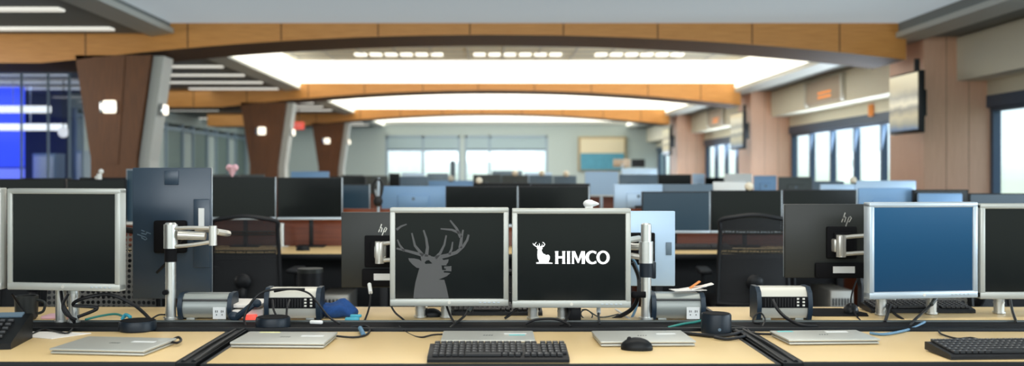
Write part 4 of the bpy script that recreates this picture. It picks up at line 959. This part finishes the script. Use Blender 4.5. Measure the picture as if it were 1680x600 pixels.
cable([(607, 470, 3.80), (608, 490, 3.72), (604, 510, 3.62), (597, 528, 3.50)], 'thin cable hanging below the black monitor back beside the stag screen', .0035, 'black', ((606, 466, 3.80), (608, 480, 3.75)))
cable([(640, 498, 3.56), (648, 512, 3.55), (662, 524, 3.54), (670, 532, 3.46)], 'black cable curving down under the stag screen', .0035)
cable([(655, 535, 3.38), (672, 548, 3.24), (690, 553, 3.16), (710, 549, 3.17), (726, 548, 3.17)], 'black cable running to the laptop with teal sticker', .003)
cable([(733, 502, 3.56), (739, 518, 3.50), (746, 530, 3.44)], 'black cable between posts of the stag screen', .0045)
cable([(774, 502, 3.56), (762, 518, 3.50), (745, 532, 3.42), (738, 538, 3.36)], 'black video cable sloping down under the stag screen', .0045, 'black', ((774, 502, 3.56), (768, 511, 3.53), 'greycase'))
cable([(848, 505, 3.56), (838, 515, 3.56), (828, 522, 3.56)], 'short black cable beside the HIMCO screen post', .005)
cable([(862, 531, 3.40), (880, 524, 3.40), (910, 523, 3.40), (930, 530, 3.38), (936, 536, 3.36)], 'black cable arching in front of the HIMCO posts', .0045)
cable([(935, 508, 3.52), (930, 522, 3.44), (920, 534, 3.38)], 'black cable hanging by the HIMCO post', .0045)
cable([(982, 504, 3.56), (982, 518, 3.52), (984, 532, 3.42)], 'black plugged cable hanging below the HIMCO screen', .004, 'black', ((982, 504, 3.56), (982, 514, 3.54)))
cable([(1038, 430, 3.64), (1048, 455, 3.64), (1047, 485, 3.60), (1035, 508, 3.60), (1005, 524, 3.60)], 'thick black cable sweeping down beside the thick pole', .008)
cable([(1033, 420, 3.70), (1043, 432, 3.70), (1050, 460, 3.70), (1045, 500, 3.68), (1034, 526, 3.60)], 'pale cable behind the thick pole', .005, 'bluecable')
cable([(955, 508, 3.62), (963, 508, 3.60), (972, 516, 3.60), (968, 523, 3.60), (957, 521, 3.60), (953, 513, 3.60), (962, 508, 3.62), (985, 520, 3.60), (1015, 515, 3.62)], 'thin coiled cable on the rear desk under the HIMCO screen', .0025, 'greycase')
cable([(1010, 507, 3.75), (1022, 515, 3.65), (1035, 525, 3.56)], 'white cable on the rear desk beside the thick pole', .004, 'whitecable')
cable([(1096, 537, 3.36), (1120, 531, 3.40), (1140, 528, 3.45), (1155, 524, 3.46)], 'green cable in the channel beside the tall speaker', .004, 'greencable')
cable([(1120, 546, 3.22), (1150, 549, 3.18), (1175, 551, 3.15), (1200, 549, 3.17), (1218, 544, 3.22)], 'black cable coiled in front of the tall speaker', .006)
cable([(1172, 553, 3.12), (1192, 556, 3.10), (1215, 553, 3.12), (1222, 549, 3.17), (1207, 543, 3.25)], 'black cable loop beside the front seam bar', .005)
cable([(1200, 535, 3.36), (1222, 538, 3.35), (1235, 546, 3.22), (1268, 548, 3.18)], 'black cable crossing to the laptop with two stickers', .004)
cable([(1247, 530, 3.42), (1236, 528, 3.44), (1238, 518, 3.46), (1248, 513, 3.46), (1255, 524, 3.44), (1250, 537, 3.38)], 'thin black looped cable at the power hub end cap', .003)
cable([(1268, 492, 3.49), (1275, 506, 3.44), (1290, 521, 3.40), (1315, 533, 3.36), (1340, 535, 3.37)], 'black cable curving out of the power hub sockets beside the mouse mat', .006)
cable([(1405, 460, 3.85), (1398, 480, 3.80), (1396, 500, 3.74), (1404, 516, 3.62), (1412, 526, 3.54)], 'thin black cable running to the mouse on the mat', .003)
cable([(1427, 546, 3.22), (1450, 548, 3.20), (1480, 543, 3.26), (1500, 537, 3.36), (1517, 528, 3.45)], 'blue cable curving behind the laptop with two stickers', .0045, 'bluecable')
cable([(1535, 490, 3.66), (1522, 505, 3.60), (1500, 525, 3.48), (1493, 535, 3.40)], 'black video cable sloping from the blue lit monitor', .005, 'black', ((1535, 490, 3.66), (1528, 499, 3.62), 'greycase'))
cable([(1460, 500, 3.66), (1456, 515, 3.58), (1452, 528, 3.48)], 'black cable behind the first post of the blue lit monitor', .006)
cable([(1460, 508, 3.66), (1470, 516, 3.62), (1482, 524, 3.56)], 'short black cable crossing below the blue lit monitor', .005)
cable([(1540, 542, 3.27), (1545, 548, 3.19), (1570, 555, 3.12), (1595, 554, 3.13), (1625, 563, 3.03)], 'black cable of the keyboard at the photo edge', .003)
cable([(1658, 492, 3.70), (1661, 510, 3.60), (1668, 530, 3.46)], 'black cable below the last black screened monitor', .005, 'black')
cable([(100, 478, 3.45), (104, 500, 3.42), (116, 520, 3.42), (122, 528, 3.40)], 'black cable twisting by the posts of the black screened monitor', .006)
cable([(112, 482, 3.38), (103, 500, 3.38), (108, 515, 3.38), (125, 524, 3.38)], 'second black cable twisting by the posts of the black screened monitor', .005)
cable([(127, 520, 3.42), (160, 505, 3.45), (120, 500, 3.43), (140, 488, 3.42), (180, 483, 3.44), (215, 497, 3.44), (235, 512, 3.42), (252, 530, 3.37)], 'long black cable arching to the low puck', .006)
cable([(20, 482, 3.45), (32, 500, 3.50), (45, 520, 3.50)], 'black cable hanging below the cut off monitor', .004)
cable([(50, 549, 3.20), (70, 540, 3.28), (90, 543, 3.25), (110, 546, 3.21), (120, 538, 3.31)], 'thin black cable on the paper behind the desk phone', .003)
cable([(140, 524, 3.46), (165, 518, 3.50), (190, 515, 3.50), (205, 520, 3.46)], 'green cable lying in the channel beside the low puck', .004, 'greencable')
cable([(200, 524, 3.42), (206, 516, 3.42), (214, 520, 3.40)], 'short pale blue cable rising behind the low puck', .006, 'cyan')
cable([(250, 522, 3.50), (262, 516, 3.52), (280, 517, 3.54)], 'thin black cable beside the ringed pole base', .003)
cable([(285, 556, 3.05), (293, 553, 3.06), (297, 558, 3.04), (290, 562, 3.0), (278, 560, 3.02)], 'small black cable loop at the corner of the closed laptop', .004)
